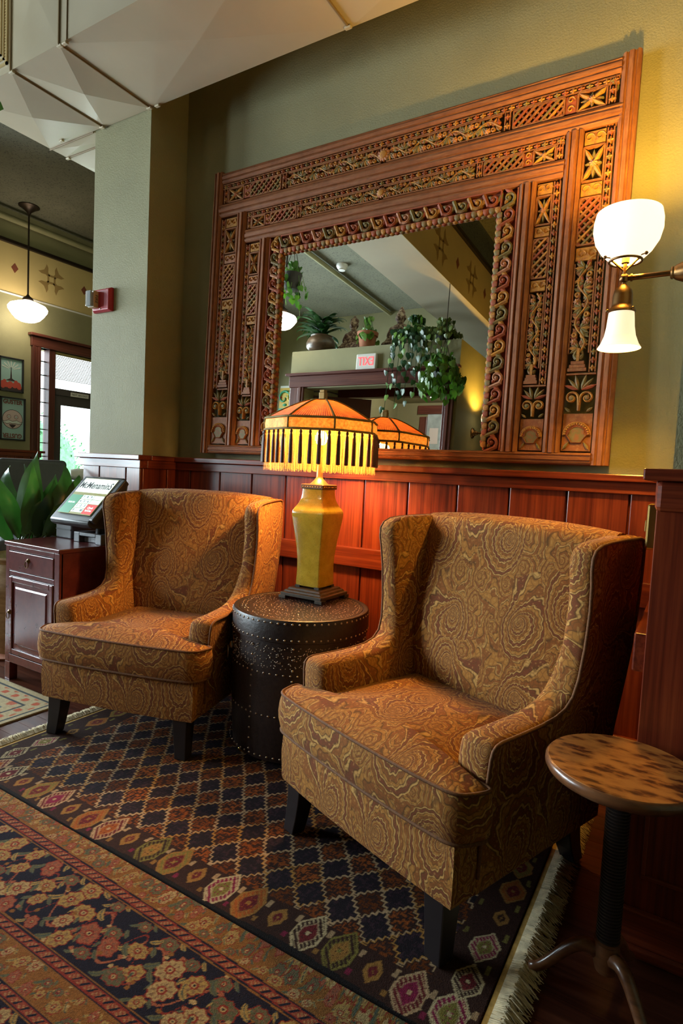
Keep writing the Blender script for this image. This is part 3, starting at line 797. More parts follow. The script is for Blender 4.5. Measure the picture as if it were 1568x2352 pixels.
def arch(m, a0, a1, b0, b1):
    cx = (a0+a1)/2; w_ = (a1-a0)/2; h_ = b1-b0
    m.cur = 0; m.prism([(a0, b0), (a1, b0), (a1, b1), (a0, b1)], -.012, -.002, L3)
    ya = b0+h_*.42; R_ = w_*.92
    for k in range(15):
        a = PI*(k+.5)/15; c = (cx+R_*.88*math.cos(a), ya+min(R_, h_*.5)*.88*math.sin(a)); dome(m, c, .0052, .010, 2, 6)
    for rr, mt in ((1.0, 2), (.76, 1), (.66, 0)):
        strand(m, [(cx+R_*rr*math.cos(a), ya+min(R_, h_*.5)*rr*math.sin(a)) for a in np.linspace(0, PI, 15)], .006, .006, mt, .008)
    q = .58
    out = [(-.55, 0), (-.72, .16), (-.55, .30), (-.55, .55), (-.35, .80), (0, .92), (.35, .80), (.55, .55), (.55, .30), (.72, .16), (.55, 0), (.35, -.28), (-.35, -.28)]
    pts = [(cx+x*w_*.92, ya-h_*.08+y*h_*.42) for x, y in out]
    m.cur = 3; m.prism(pts, -.004, .005, L3)
    strand(m, pts+[pts[0]], .005, .005, 0, .009, -.004)
    for s_ in (-1, 1): petal(m, (cx+s_*w_*.9, b0+h_*.03), PI/2+s_*.6, h_*.26, w_*.2, .006, 3)

def panel_v(a0, a1, b0, b1, outer, seed):
    m = MB(); sw_ = .030; g = .004
    fill = MB()
    s0, s1 = (a0+g, a0+g+sw_) if outer < 0 else (a1-g-sw_, a1-g)
    i0, i1 = (s1+.003, a1-g) if outer < 0 else (a0+g, s0-.003)
    H_ = b1-b0
    f = lambda q: b1-H_*q
    plate(m, i0, i1, f(.050), f(.008), 2); crossflower(m, i0, i1, f(.160), f(.055)); plate(m, i0, i1, f(.205), f(.166), 4 if outer < 0 else 2)
    lattice(m, i0, i1, f(.355), f(.212), .0305); plate(m, i0, i1, f(.405), f(.362), 2)
    foliage(m, i0, i1, f(.690), f(.412), seed, False)
    # vase on a stepped pedestal
    cx = (i0+i1)/2; w_ = i1-i0
    for k in range(3): bar(m, (cx-w_*(.46-.07*k), f(.742-.011*k)), (cx+w_*(.46-.07*k), f(.742-.011*k)), .012, -.012, .010-.001*k, 0)
    for s_ in (-1, 1): petal(m, (cx, f(.712)), PI/2-s_*.7, w_*.42, w_*.22, .009, 3)
    bar(m, (cx, f(.715)), (cx, f(.675)), .010, -.012, .009, 2)
    bar(m, (i0, f(.755)), (a1-g if outer > 0 else i1, f(.755)), .006, -.012, .006, 0)
    scrolls(m, a0+g, a1-g, f(.875), f(.760)); arch(m, a0+g, a1-g, f(.995), f(.878))
    dotstrip(m, ((s0+s1)/2, f(.75)), ((s0+s1)/2, f(.01)), sw_*.72)
    o = m.build('fretwork_panel', CM_, mir, smooth=30); return o
def panel_h(a0, a1, b0, b1, seed):
    m = MB(); g = .004; sw_ = .028; L_ = a1-a0; cx = (a0+a1)/2; bt = b1-g-sw_
    for s_ in (-1, 1):
        f = lambda q: cx+s_*(L_/2)*(1-q)
        def rng(q0, q1): x = sorted((f(q0), f(q1))); return x
        x = rng(.045, .15); crossflower(m, x[0], x[1], b0+g, bt-.003)
        dotstrip(m, (f(.025), b0+g), (f(.025), b1-g), .02)
        x = rng(.155, .195); plate(m, x[0], x[1], b0+g, bt-.003, 1)
        x = rng(.20, .40); lattice(m, x[0], x[1], b0+g, bt-.003, .0305)
        dotstrip(m, (f(.425), b0+g), (f(.425), bt), .02)
        x = rng(.45, .985); foliage(m, x[0], x[1], b0+g, bt-.003, seed, True)
    flower(m, (cx, (b0+bt)/2), (bt-b0)*.42, 12, 4, 2, 0, .014); dome(m, (cx, (b0+bt)/2), (bt-b0)*.27, .017, 2, 14)
    dotstrip(m, (a0+g, bt+sw_/2), (a1-g, bt+sw_/2), sw_*.75)
    return m.build('fretwork_panel', CM_, mir, smooth=30)
panel_h(-U2+.066, U2-.066, 1.356, 1.464, 11)
panel_h(-U2+.248, U2-.248, 1.191, 1.284, 23)
panel_v(-U2+.066, -U2+.181, .048, 1.284, -1, 31); panel_v(U2-.181, U2-.066, .048, 1.284, 1, 41)
panel_v(-U2+.248, -U2+.346, .048, 1.121, -1, 51); panel_v(U2-.346, U2-.248, .048, 1.121, 1, 61)

# inner carved band of curling leaves round the glass
def scroll_band(p, q, w_, side, seed):
    m = MB(); d_ = Vector((q[0]-p[0], q[1]-p[1])); L_ = d_.length; d_ /= L_; n_ = Vector((-d_.y, d_.x))*side
    P_ = lambda s_, t_: (p[0]+d_.x*s_+n_.x*t_, p[1]+d_.y*s_+n_.y*t_)
    k_ = max(1, round(L_/.066)); st = L_/k_
    for k in range(k_):
        col = (3, 2, 1, 3, 2, 1, 4)[(k+seed) % 7]; s0 = st*k
        c = P_(s0+st*.50, w_*.52); base_a = math.atan2(d_.y, d_.x)
        strand(m, [P_(s0-st*.12, w_*.95), P_(s0+st*.06, w_*.55), P_(s0+st*.2, w_*.22)]+[(c[0]+r_*math.cos(a), c[1]+r_*math.sin(a)) for r_, a in [(w_*(.36-.022*j), base_a+side*(-PI*.75+j*.50)) for j in range(13)]], .016, .007, col, .013)
        dome(m, c, w_*.12, .015, col)
        petal(m, P_(s0+st*.80, w_*.30), base_a+side*1.1, w_*.62, w_*.26, .011, (2, 3, 1)[(k+seed) % 3])
        petal(m, P_(s0+st*.15, w_*.80), base_a+side*(-.5), w_*.50, w_*.22, .009, (1, 3, 2)[(k+seed) % 3])
    for t_, mt in ((-.01, 1), (1.03, 1)): bar(m, P_(0, w_*t_), P_(L_, w_*t_), .006, -.012, .009, mt)
    m.cur = 1; m.prism([P_(0, -w_*.02), P_(L_, -w_*.02), P_(L_, w_*1.04), P_(0, w_*1.04)] if side > 0 else [P_(0, w_*1.04), P_(L_, w_*1.04), P_(L_, -w_*.02), P_(0, -w_*.02)], -.016, -.011, L3)
    return m.build('leaf_scroll_band', CM_, mir, smooth=30)
B0, B1 = .417, .483
scroll_band((-U2+B0+.002, .05), (-U2+B0+.002, 1.115), B1-B0, -1, 0)
scroll_band((U2-B0-.002, .05), (U2-B0-.002, 1.115), B1-B0, 1, 2)
scroll_band((-U2+B1+.004, 1.050), (U2-B1-.004, 1.050), B1-B0, 1, 3)
# scalloped beads
def bead_mesh(name, mat, r, dpt):
    m = MB(); n_ = 8
    rows_ = []
    for rr, hh in ((1, -.012), (1, dpt*.4), (.85, dpt*.8), (.45, dpt)):
        rows_.append([(r*rr*math.sin(-PI/2+PI*k/n_), -hh, -r*1.15*rr*math.cos(-PI/2+PI*k/n_)) for k in range(n_+1)]+[(r*rr*.8, -hh, r*.45), (-r*rr*.8, -hh, r*.45)])
    m.loft(rows_); return m.mesh(name, mat, 60)
BM = [bead_mesh('scallop', c, .0142, .010) for c in (C_RED, C_OCH, C_GRN, C_WOOD)]
pt = .0252; e = U2-B1-.008
def beads(p, q, rot, off):
    L_ = math.hypot(q[0]-p[0], q[1]-p[1]); k_ = round(L_/pt)
    for k in range(k_):
        s_ = (k+.5)/k_; a, b = p[0]+(q[0]-p[0])*s_, p[1]+(q[1]-p[1])*s_
        inst(BM[(k*5+off) % 3], 'scallop', mir, (a, -.001, b), (0, rot, 0))
        if k < k_-1:
            dx, dz = (q[0]-p[0])/k_*.5, (q[1]-p[1])/k_*.5; nx, nz = -math.sin(rot)*.006, -math.cos(rot)*.006
            inst(BM[(k*5+off+1) % 3], 'scallop', mir, (a+dx+nx, .009, b+dz+nz), (0, rot, 0))
beads((-e-.006, 1.044), (e+.006, 1.044), 0, 0)
beads((-e-.006, 1.03), (-e-.006, .06), -PI/2, 1)
beads((e+.006, 1.03), (e+.006, .06), PI/2, 2)
def mk_mirror():
    t = NT('silvered_glass'); t.p(Base_Color=(.86, .88, .86), Metallic=1, Roughness=.0); return t.m
box_obj('mirror_glass', -e-.01, e+.01, .010, .014, .040, 1.05, mk_mirror(), mir)
# ------------------------------------------------------------------ studded drum table
DC = Vector((-1.364, -.517, RUGZ)); DR = .272
drum = thing('drum_table', 'black studded leather drum table between the two wing chairs', 'side table', DC)
def mk_leather():
    t = NT('studded_black_leather'); co = t.coord()
    n_ = t.noise(co, 60, 5, .7)
    t.p(Base_Color=t.ramp(n_, [(.3, (.012, .008, .008)), (.7, (.032, .020, .017))]), Roughness=.38, Specular_IOR_Level=.5); t.bump(n_, .5, .003); return t.m
M_LEATH = mk_leather()
M_LEATHTOP = M_LEATH
M_NAIL = M_NAILD = plain('nail_head', (.48, .40, .31), .3, 1)
prof = [(.20, .022), (DR-.012, .024), (DR-.008, .032), (DR+.002, .20), (DR+.004, .30), (DR, .475), (DR, .482)]
MB().lathe(prof, seg=64).build('body', M_LEATH, drum, smooth=50)
lid = MB().lathe([(DR, .478), (DR+.008, .482), (DR+.008, .555), (DR+.004, .563), (DR-.004, .566), (DR-.014, .563), (DR-.016, .560), (.01, .560)], seg=64).build('lid', M_LEATH, drum, smooth=40)
MB().lathe([(DR-.018, .560), (DR-.018, .5625), (.001, .5625)], seg=64).build('top_panel', M_LEATHTOP, lid, smooth=40)
def nail(mb, p, n, r=.0045):
    n = Vector(n).normalized(); x = n.orthogonal().normalized(); y = n.cross(x); p = Vector(p)
    ring = lambda q, h: [p+(x*math.cos(a*PI/3)+y*math.sin(a*PI/3))*q+n*h for a in range(6)]
    mb.loft([ring(r, -.0005), ring(r*.75, r*.45), ring(r*.25, r*.65)], False, True)
mb = MB()
for z, k_, rr in ((.552, 64, DR+.008), (.492, 64, DR+.008)):
    for k in range(k_): a = 2*PI*k/k_; nail(mb, (rr*math.cos(a), rr*math.sin(a), z), (math.cos(a), math.sin(a), 0))
mb.build('lid_nails', M_NAILD, lid, smooth=180)['kind'] = 'stuff'
mb = MB()
for z, k_ in ((.36, 64), (.20, 64), (.045, 64)):
    for k in range(k_): a = 2*PI*k/k_; nail(mb, ((DR+.002)*math.cos(a), (DR+.002)*math.sin(a), z), (math.cos(a), math.sin(a), 0))
for q in range(10):
    a = 2*PI*q/10+.2
    for k in range(11):
        z = .06+k*.04; nail(mb, ((DR+.003)*math.cos(a), (DR+.003)*math.sin(a), z), (math.cos(a), math.sin(a), 0))
# tight fields of small nails on the upper side
rs = random.Random(4)
for k in range(900):
    a = rs.uniform(-PI, PI); z = rs.uniform(.375, .465); nail(mb, ((DR+.002)*math.cos(a), (DR+.002)*math.sin(a), z), (math.cos(a), math.sin(a), 0), .0022)
mb.build('body_nails', M_NAILD, drum, smooth=180)['kind'] = 'stuff'
mb = MB()
for ring_ in range(1, 17):
    r_ = .0152*ring_
    if ring_ % 5 == 4: continue
    k_ = int(2*PI*r_/.0155)
    for k in range(k_):
        a = 2*PI*k/k_+rs.uniform(-.4, .4)/max(3, ring_); rj = min(r_+rs.uniform(-.005, .005), .250)
        if rs.random() < .85: nail(mb, (rj*math.cos(a), rj*math.sin(a), .5625), (0, 0, 1), .0023)
mb.build('top_nails', M_NAIL, lid, smooth=180)['kind'] = 'stuff'
for k in range(4):
    a = PI/4+k*PI/2+.3
    MB().sphere((.245*math.cos(a), .245*math.sin(a), .0135), .0135, 12, 8).build('foot', M_BRASS, drum, smooth=180)
drum.scale = (1, 1, 1.022)
a = math.radians(224); px, py = (DR+.004)*math.cos(a), (DR+.004)*math.sin(a); nn = Vector((math.cos(a), math.sin(a), 0)); tt = Vector((-math.sin(a), math.cos(a), 0))
hd = MB()
hd.sphere((px+nn.x*.004, py+nn.y*.004, .405), .014, 10, 6, (1, 1, 1.2))
hd.tube([Vector((px, py, .405))+nn*.018+tt*q*.012+Vector((0, 0, -.004-h)) for q, h in ((-1, 0), (-1.1, .02), (-.6, .042), (0, .05), (.6, .042), (1.1, .02), (1, 0))], .0042, 6)
hd.build('drop_pull', plain('pewter_pull', (.35, .32, .27), .3, 1), drum, smooth=180)
box = MB().obox(Vector((px, py, .43))+tt*(-.02)+nn*.001, tt, nn, (0, 0, 1), .0012, .002, .05).build('door_seam', M_LEATH, drum)

# ------------------------------------------------------------------ table lamp
LX, LY, LZ = -1.410, -.357, RUGZ+.5625*1.022+.0021
lamp = thing('table_lamp', 'yellow ceramic vase lamp with an amber fringed shade on the drum table', 'lamp', (LX, LY, LZ))
def rsq(h, z, r=.012, n=4):
    r = min(r, h*.6); out = []
    for cx, cy, a0 in ((h-r, h-r, 0), (-h+r, h-r, PI/2), (-h+r, -h+r, PI), (h-r, -h+r, 3*PI/2)):
        for k in range(n+1): out.append((cx+r*math.cos(a0+k*PI/2/n), cy+r*math.sin(a0+k*PI/2/n), z))
    return out
def mk_glaze():
    t = NT('crackled_yellow_glaze'); co = t.coord()
    v = t.n('ShaderNodeTexVoronoi', feature='DISTANCE_TO_EDGE', i_Vector=co, i_Scale=150.0)
    cr = t.ramp(v.outputs['Distance'], [(.02, (1, 1, 1)), (.06, (0, 0, 0))])
    n_ = t.noise(co, 18, 4)
    c = t.ramp(n_, [(.3, (.45, .285, .020)), (.7, (.62, .41, .042))])
    t.p(Base_Color=t.mix(t.math('MULTIPLY', cr, .4), c, (.2, .12, .02)), Roughness=.16, Coat_Weight=.4, Coat_Roughness=.05); t.bump(n_, .06, .01); return t.m
M_GLAZE = mk_glaze()
M_STAND = plain('dark_bronzed_wood', (.045, .032, .018), .45, var=.4, vscale=40)
mb = MB()
for sx in (-1, 1):
    for sy in (-1, 1): mb.box(sx*.094-.018, sx*.094+.018, sy*.094-.018, sy*.094+.018, 0, .014)
mb.loft([[(x, y, z) for x, y, z in rsq(h, z, .004, 1)] for h, z in ((.108, .012), (.108, .026), (.098, .028), (.094, .036), (.086, .038), (.082, .046), (.074, .048))])
mb.build('stand', M_STAND, lamp, bevel=.0015)
for sx in (-1, 1):
    for sy in (-1, 1): MB().box(sx*.050-.012, sx*.050+.012, sy*.050-.012, sy*.050+.012, .046, .058).build('stand_foot', M_STAND, lamp)
prof = [(.060, .056), (.0615, .066), (.060, .10), (.0595, .14), (.0605, .18), (.064, .22), (.069, .26), (.0745, .30), (.0795, .335), (.0825, .36), (.0830, .374), (.0800, .386), (.072, .400), (.063, .416), (.0565, .434), (.0535, .455), (.0525, .476), (.0525, .490)]
fine = []
for (a, b), (c, d_) in zip(prof[:-1], prof[1:]): fine += [(a+(c-a)*k/3, b+(d_-b)*k/3) for k in range(3)]
fine.append(prof[-1])
MB().loft([rsq(h, z, .006, 3) for h, z in fine]).build('vase', M_GLAZE, lamp, smooth=50)
mb = MB().loft([rsq(h, z, .004, 1) for h, z in ((.056, .478), (.058, .480), (.058, .496), (.056, .499))])
nk = mb.build('collar', plain('collar_bronze', (.10, .055, .02), .45, .5), lamp)
mb = MB()
for k in range(8):
    q = -.045+k*.0129
    for sy in (-1, 1): nail(mb, (q, sy*.058, .488), (0, sy, 0), .003); nail(mb, (sy*.058, q, .488), (sy, 0, 0), .003)
mb.build('collar_studs', M_BRASS, nk, smooth=180)['kind'] = 'stuff'
M_LBR = plain('warm_brass', (.42, .26, .10), .35, .9)
MB().lathe([(.040, .498), (.038, .502), (.022, .518), (.016, .526), (.0135, .532), (.0135, .56), (.012, .56), (.012, .86), (.004, .87)], seg=20).build('neck', M_LBR, lamp, smooth=40)
# shade: eight gores, bent edges, pleated silk
SR = .242
def shade_pt(a, r, z):
    """octagon with softly bowed sides"""
    k = round(a/(PI/4)); d_ = a-k*PI/4
    rr = r*(1-.055*(1-math.cos(d_*8))/2*1.0)
    return (rr*math.cos(a), rr*math.sin(a), z)
def mk_silk():
    t = NT('pleated_amber_silk'); co = t.coord()
    sp = t.n('ShaderNodeSeparateXYZ', i_Vector=co); th = t.math('ARCTAN2', sp.outputs[1], sp.outputs[0])
    s_ = t.math('SINE', t.math('MULTIPLY', th, 150)); n_ = t.noise(co, 40, 3)
    f = t.math('ADD', t.math('MULTIPLY', s_, .3), n_)
    c = t.ramp(f, [(.2, (.20, .045, .010)), (.55, (.42, .12, .022)), (.9, (.60, .25, .06))])
    t.p(Base_Color=c, Roughness=.5, Sheen_Weight=.3)
    t.bump(f, .5, .004)
    tr = t.n('ShaderNodeBsdfTranslucent'); t.set(tr.inputs[0], t.mix(1.0, c, (1, .75, .45), 'MULTIPLY'))
    mx = t.n('ShaderNodeMixShader'); mx.inputs[0].default_value = .14
    t.set(mx.inputs[1], t.b.outputs[0]); t.set(mx.inputs[2], tr.outputs[0]); t.set(t.out.inputs[0], mx.outputs[0]); return t.m
M_SILK = mk_silk()
def mk_cloth(name, c1, c2, k=.5, sc_=90):
    t = NT(name); co = t.coord(); n_ = t.noise(co, sc_, 4)
    c = t.ramp(n_, [(.35, c1), (.65, c2)]); t.p(Base_Color=c, Roughness=.7)
    tr = t.n('ShaderNodeBsdfTranslucent'); t.set(tr.inputs[0], c)
    mx = t.n('ShaderNodeMixShader'); mx.inputs[0].default_value = k
    t.set(mx.inputs[1], t.b.outputs[0]); t.set(mx.inputs[2], tr.outputs[0]); t.set(t.out.inputs[0], mx.outputs[0]); return t.m
M_BAND = mk_cloth('amber_brocade', (.50, .20, .035), (.75, .40, .10), .10)
M_FRINGE = mk_cloth('gold_fringe', (.48, .21, .035), (.72, .40, .09), .35, 300)
M_TRIM = mk_cloth('olive_braid', (.24, .17, .035), (.34, .25, .06), .3, 200)
M_TASSEL = plain('brown_tassel_silk', (.085, .035, .016), .6, var=.4, vscale=150)
A_ = [2*PI*k/96 for k in range(96)]
zt0, zt1, zs, zb = .860, .770, .762, .722
dome = []
for q in np.linspace(0, 1, 9):
    r_ = .052+(SR-.052)*q; z_ = zt0-(zt0-zt1)*(q**1.25)
    dome.append([shade_pt(a, r_, z_) for a in A_])
MB().loft(dome, False, False).build('shade_dome', M_SILK, lamp, smooth=60)
sk = MB().loft([[shade_pt(a, SR+.002, zt1) for a in A_], [shade_pt(a, SR+.005, (zt1+zb)/2) for a in A_], [shade_pt(a, SR+.003, zb) for a in A_]], False, False).build('shade_skirt', M_BAND, lamp, smooth=60)
for z_, r_ in ((zt1, SR+.003), (zb, SR+.004), (zt0, .054)):
    MB().tube([shade_pt(a, r_, z_) for a in A_], .0055 if r_ > .1 else .004, 6, closed=True).build('braid', M_TRIM, lamp, smooth=180)
for k in range(8):
    a = k*PI/4
    pts = [Vector(shade_pt(a, .052+(SR-.052)*q, zt0-(zt0-zt1)*(q**1.25)+.001)) for q in np.linspace(0, 1, 9)]
    MB().tube(pts, .0045, 6).build('rib_braid', M_TRIM, lamp, smooth=180)
    MB().tube([shade_pt(a, SR+.005, zt1), shade_pt(a, SR+.005, zb)], .004, 6).build('rib_braid', M_TRIM, lamp, smooth=180)
MB().lathe([(.052, .858), (.050, .862), (.004, .864)], seg=24).build('shade_cap', M_LBR, lamp, smooth=40)
mb = MB().loft([[(x, y, z) for x, y, z in rsq(h, z, .002, 1)] for h, z in ((.014, .862), (.014, .895), (.012, .897), (.012, .906))])
mb.build('finial', M_LBR, lamp)
# fringe strands (nobody could count them) and tassels
mb = MB(); rs = random.Random(3)
for k in range(520):
    a = 2*PI*k/520+rs.uniform(-.003, .003); ln_ = .168+rs.uniform(-.007, .006); off = rs.uniform(-.003, .003); da = rs.uniform(-.008, .008)
    p0, p1, p2 = Vector(shade_pt(a, SR+.001+off, zb)), Vector(shade_pt(a+da*.4, SR+.001+off*1.3, zb-ln_*.5)), Vector(shade_pt(a+da, SR+.001+off*1.6, zb-ln_))
    t_ = Vector((-math.sin(a), math.cos(a), 0))*.0011
    mb.add([p0-t_, p0+t_, p1+t_, p1-t_, p2+t_*.6, p2-t_*.6], [(0, 1, 2, 3), (3, 2, 4, 5)])
mb.build('fringe', M_FRINGE, lamp)['kind'] = 'stuff'
tm = MB().lathe([(.002, .006), (.0045, .004), (.0062, -.002), (.005, -.008), (.0035, -.010), (.0055, -.014), (.0075, -.04), (.0085, -.09), (.0085, -.128), (.003, -.130)], seg=8).mesh('tassel', M_TASSEL, 60)
for k in range(40):
    a = 2*PI*(k+.5)/40; p = shade_pt(a, SR+.008, zb-.010)
    inst(tm, 'tassel', lamp, p, (0, 0, a))
# bulb
def emit(name, col, st):
    t = NT(name); t.p(Base_Color=col, Emission_Color=col, Emission_Strength=st, Roughness=.3); return t.m
MB().sphere((0, 0, .70), .028, 14, 10, (1, 1, 1.25)).build('bulb', emit('lamp_bulb', (1, .62, .25), 14), lamp, smooth=180)
def point(name, loc, power, col, r=.03, parent=None):
    l = bpy.data.lights.new(name, 'POINT'); l.energy = power; l.color = col; l.shadow_soft_size = r
    o = bpy.data.objects.new(name, l); link(o, parent); o.location = loc; return o
point('lamp_light', (0, 0, .70), 86, (1, .55, .18), .037, lamp)      # the bulb's own light

# ------------------------------------------------------------------ wall sconce: bowl above, bell below
def make_sconce(label, loc, rz, group, power, name='sconce_%s_light'):
    s = thing('wall_sconce', label, 'sconce', loc, rz, group)   # local +x points out from the wall
    def opal(n, st):
        t = NT(n); co = t.coord(); z = t.n('ShaderNodeSeparateXYZ', i_Vector=co).outputs[2]
        t.p(Base_Color=(.80, .72, .60), Roughness=.15, Emission_Color=(1, .80, .50), Emission_Strength=st); return t.m
    MB().lathe([(.058, 0), (.058, .008), (.052, .014), (.040, .018), (.034, .022), (.030, .030), (.022, .050), (.017, .056), (.019, .060), (.017, .064), (.010, .066)], ax=(1, 0, 0), seg=28).build('backplate', M_ABRASS, s, smooth=40)
    MB().tube([(.06, 0, 0), (.19, 0, 0)], .0085, 12).build('arm', M_ABRASS, s, smooth=60)
    mb = MB(); mb.sphere((.192, 0, 0), .0145, 14, 8); mb.tube([(.168, 0, 0), (.174, 0, 0)], .0115, 12)
    mb.tube([(.192, 0, -.03), (.192, 0, .045)], .006, 10); mb.build('hub', M_ABRASS, s, smooth=60)
    # bowl holder: open ring with two curved straps and thumb screws
    mb = MB(); R_ = .047; zc = .052
    mb.tube([(.192+R_*math.cos(a), R_*math.sin(a), zc) for a in [2*PI*k/32 for k in range(32)]], .0038, 8, closed=True)
    for a in (.6, .6+2*PI/3, .6+4*PI/3):
        mb.tube([(.192+q*R_*math.cos(a), q*R_*math.sin(a), zc-.032*(1-q)**1.5-.004*math.sin(q*PI)) for q in np.linspace(0, 1, 7)], .0035, 6)
        mb.tube([(.192+.040*math.cos(a), .040*math.sin(a), zc+.006), (.192+.066*math.cos(a), .066*math.sin(a), zc+.008)], .002, 6)
        mb.sphere((.192+.066*math.cos(a), .066*math.sin(a), zc+.008), .0055, 8, 6)
    mb.build('bowl_holder', M_ABRASS, s, smooth=60)
    mb = MB(); mb.lathe([(.009, -.006), (.014, -.012), (.026, -.026), (.029, -.040), (.030, -.070), (.032, -.078), (.040, -.084), (.042, -.092), (.040, -.095), (.036, -.095)], (.192, 0, -.012), 28)
    for k in range(3):
        a = k*2*PI/3+.4; mb.sphere((.192+.043*math.cos(a), .043*math.sin(a), -.100), .005, 8, 6)
    mb.build('bell_fitter', M_ABRASS, s, smooth=45)
    bowl = [(.040, .050), (.052, .060), (.074, .082), (.092, .112), (.100, .145), (.0995, .172), (.094, .198), (.0915, .200), (.0965, .172), (.097, .145), (.089, .113), (.071, .085), (.050, .063), (.038, .053)]
    MB().lathe(bowl, (.192, 0, 0), 40, cap0=False, cap1=False).build('glass_bowl', opal('opal_bowl', .95), s, smooth=60)
    bell = [(.033, -.098), (.037, -.104), (.039, -.125), (.041, -.150), (.046, -.178), (.056, -.204), (.064, -.216), (.0625, -.2165), (.0545, -.205), (.044, -.178), (.039, -.150), (.037, -.125), (.034, -.106)]
    MB().lathe(bell, (.192, 0, 0), 40, cap0=False, cap1=False).build('glass_bell', opal('opal_bell', .55), s, smooth=60)
    MB().lathe([(.012, .046), (.013, .062), (.011, .068), (.004, .07)], (.192, 0, 0), 14).build('socket', M_ABRASS, s, smooth=45)
    MB().sphere((.192, 0, .092), .022, 12, 8, (1, 1, 1.2)).build('bulb', emit('sconce_bulb', (1, .6, .22), 10), s, smooth=180)
    point(name % 'bowl', (.192, 0, .135), power, (1, .56, .08), .028, s)
    point(name % 'bell', (.192, 0, -.165), power*.28, (1, .56, .08), .022, s)
    return s
make_sconce('brass sconce with opal bowl and bell on the wall stub by the carved mirror', (STX, -.45, 1.79), PI, 'brass wall sconces', 42)

# ------------------------------------------------------------------ small pedestal table
SC_ = Vector((-.093, -1.113, 0))
stand = thing('pedestal_table', 'small round pedestal table with a burl wood top and ribbed column', 'side table', SC_)
def mk_burl():
    t = NT('burl_top'); co = t.coord('Object', scale=(38, 95, 38), rot=(0, 0, .25))
    n_ = t.noise(co, 1, 3, .5, 1.2); v = t.n('ShaderNodeTexVoronoi', i_Vector=t.vm('ADD', co, t.vm('MULTIPLY', t.n('ShaderNodeTexNoise', i_Vector=co, i_Scale=1.3).outputs[1], (1.6, 1.6, 0))), i_Scale=.55)
    f = t.math('ADD', t.math('MULTIPLY', v.outputs['Distance'], .75), t.math('MULTIPLY', n_, .4))
    c = t.ramp(f, [(.28, (.060, .016, .007)), (.42, (.13, .036, .011)), (.55, (.32, .115, .026)), (.75, (.42, .17, .040))])
    t.p(Base_Color=c, Roughness=.3, Coat_Weight=.3, Coat_Roughness=.1); return t.m
M_BURL = mk_burl(); M_RIM = wood('table_rim_wood', (.06, .022, .010), (.14, .055, .022), (.21, .085, .032), 0, .3, 20, .05, coat=.3)
stand.scale = (1.02, 1.02, 1.022)
tp = MB().lathe([(.02, .494), (.140, .496), (.150, .502), (.1545, .510), (.1540, .520), (.150, .525), (.148, .5262)], seg=64).build('table_top', M_RIM, stand, smooth=50)
MB().lathe([(.1490, .5255), (.1480, .5268), (.001, .5268)], seg=64).build('burl_inlay', M_BURL, tp, smooth=30)
M_COLUMN = plain('dark_ribbed_wood', (.022, .016, .014), .32)
prof = []
nr = 46
for k in range(nr):
    z0_ = .135+k*(.335/nr); h_ = .335/nr
    prof += [(.0205, z0_), (.0245, z0_+h_*.3), (.0245, z0_+h_*.7), (.0205, z0_+h_)]
MB().lathe(prof, seg=28).build('column', M_COLUMN, stand, smooth=30)
MB().lathe([(.0200, .468), (.026, .472), (.029, .480), (.026, .488), (.034, .494), (.034, .497)], seg=28).build('capital', M_RIM, stand, smooth=40)
MB().lathe([(.010, .060), (.022, .066), (.027, .085), (.027, .11), (.024, .128), (.028, .134), (.022, .138)], seg=28).build('hub', M_RIM, stand, smooth=40)
for k, a in enumerate((math.radians(187), math.radians(187+128), math.radians(187-112))):
    pts = []; rad = []
    for q in np.linspace(0, 1, 12):
        r_ = .015+.140*q; z_ = .100+.028*math.sin(q*PI*.9)*(1-q)-.088*smoothstep(.1, 1, q); pts.append((r_*math.cos(a), r_*math.sin(a), max(.0105, z_))); rad.append(.0165-.006*q)
    MB().tube(pts, rad, 10).build('leg', M_RIM, stand, smooth=180)
# brass plate and card near the wall stub
bp = thing('brass_wall_plate', 'brass switch plate on the side of the wall stub', 'wall plate', (STX-.022, -.68, 1.035))
MB().box(-.036, 0, -.04, .04, -.062, .062).build('plate', M_BRASS, bp, bevel=.006)
MB().box(-.041, -.036, -.008, .008, -.016, .016).build('toggle', M_BRASS, bp, bevel=.002)
tag(MB().box(-.03, .03, -.016, 0, 0, .028).build('folded_card', plain('tan_card', (.30, .17, .08), .6), bevel=.002, loc=(-.24, -.030, .181), rot=(0, .18, 0)), 'small tan card resting on the baseboard behind the pedestal table', 'card')
# ------------------------------------------------------------------ red cabinet
CB = Vector((-2.753, -.84, 0)); cw, cd, chh = .224, .36, .717
cab = thing('cabinet', 'dark red lacquered cabinet with one drawer and a panelled door', 'cabinet', CB)
def mk_lacq():
    t = NT('worn_red_lacquer'); co = t.coord(); n_ = t.noise(co, 14, 6, .7); f = t.noise(co, 160, 3, .8)
    c = t.ramp(n_, [(.3, (.075, .012, .012)), (.7, (.125, .022, .020))])
    sc_ = t.ramp(f, [(.68, (0, 0, 0)), (.74, (1, 1, 1))])
    t.p(Base_Color=t.mix(t.math('MULTIPLY', sc_, .5), c, (.30, .16, .14)), Roughness=.27, Coat_Weight=.15, Coat_Roughness=.15); return t.m
M_LACQ = mk_lacq()
mb = MB(); mb.box(-cw, cw, .012, cd, .095, chh-.02)
mb.build('body', M_LACQ, cab)
mb = MB(); mb.box(-cw-.006, cw+.006, -.006, cd+.006, chh-.022, chh); mb.build('cabinet_top', M_LACQ, cab, bevel=.004)
mb = MB()
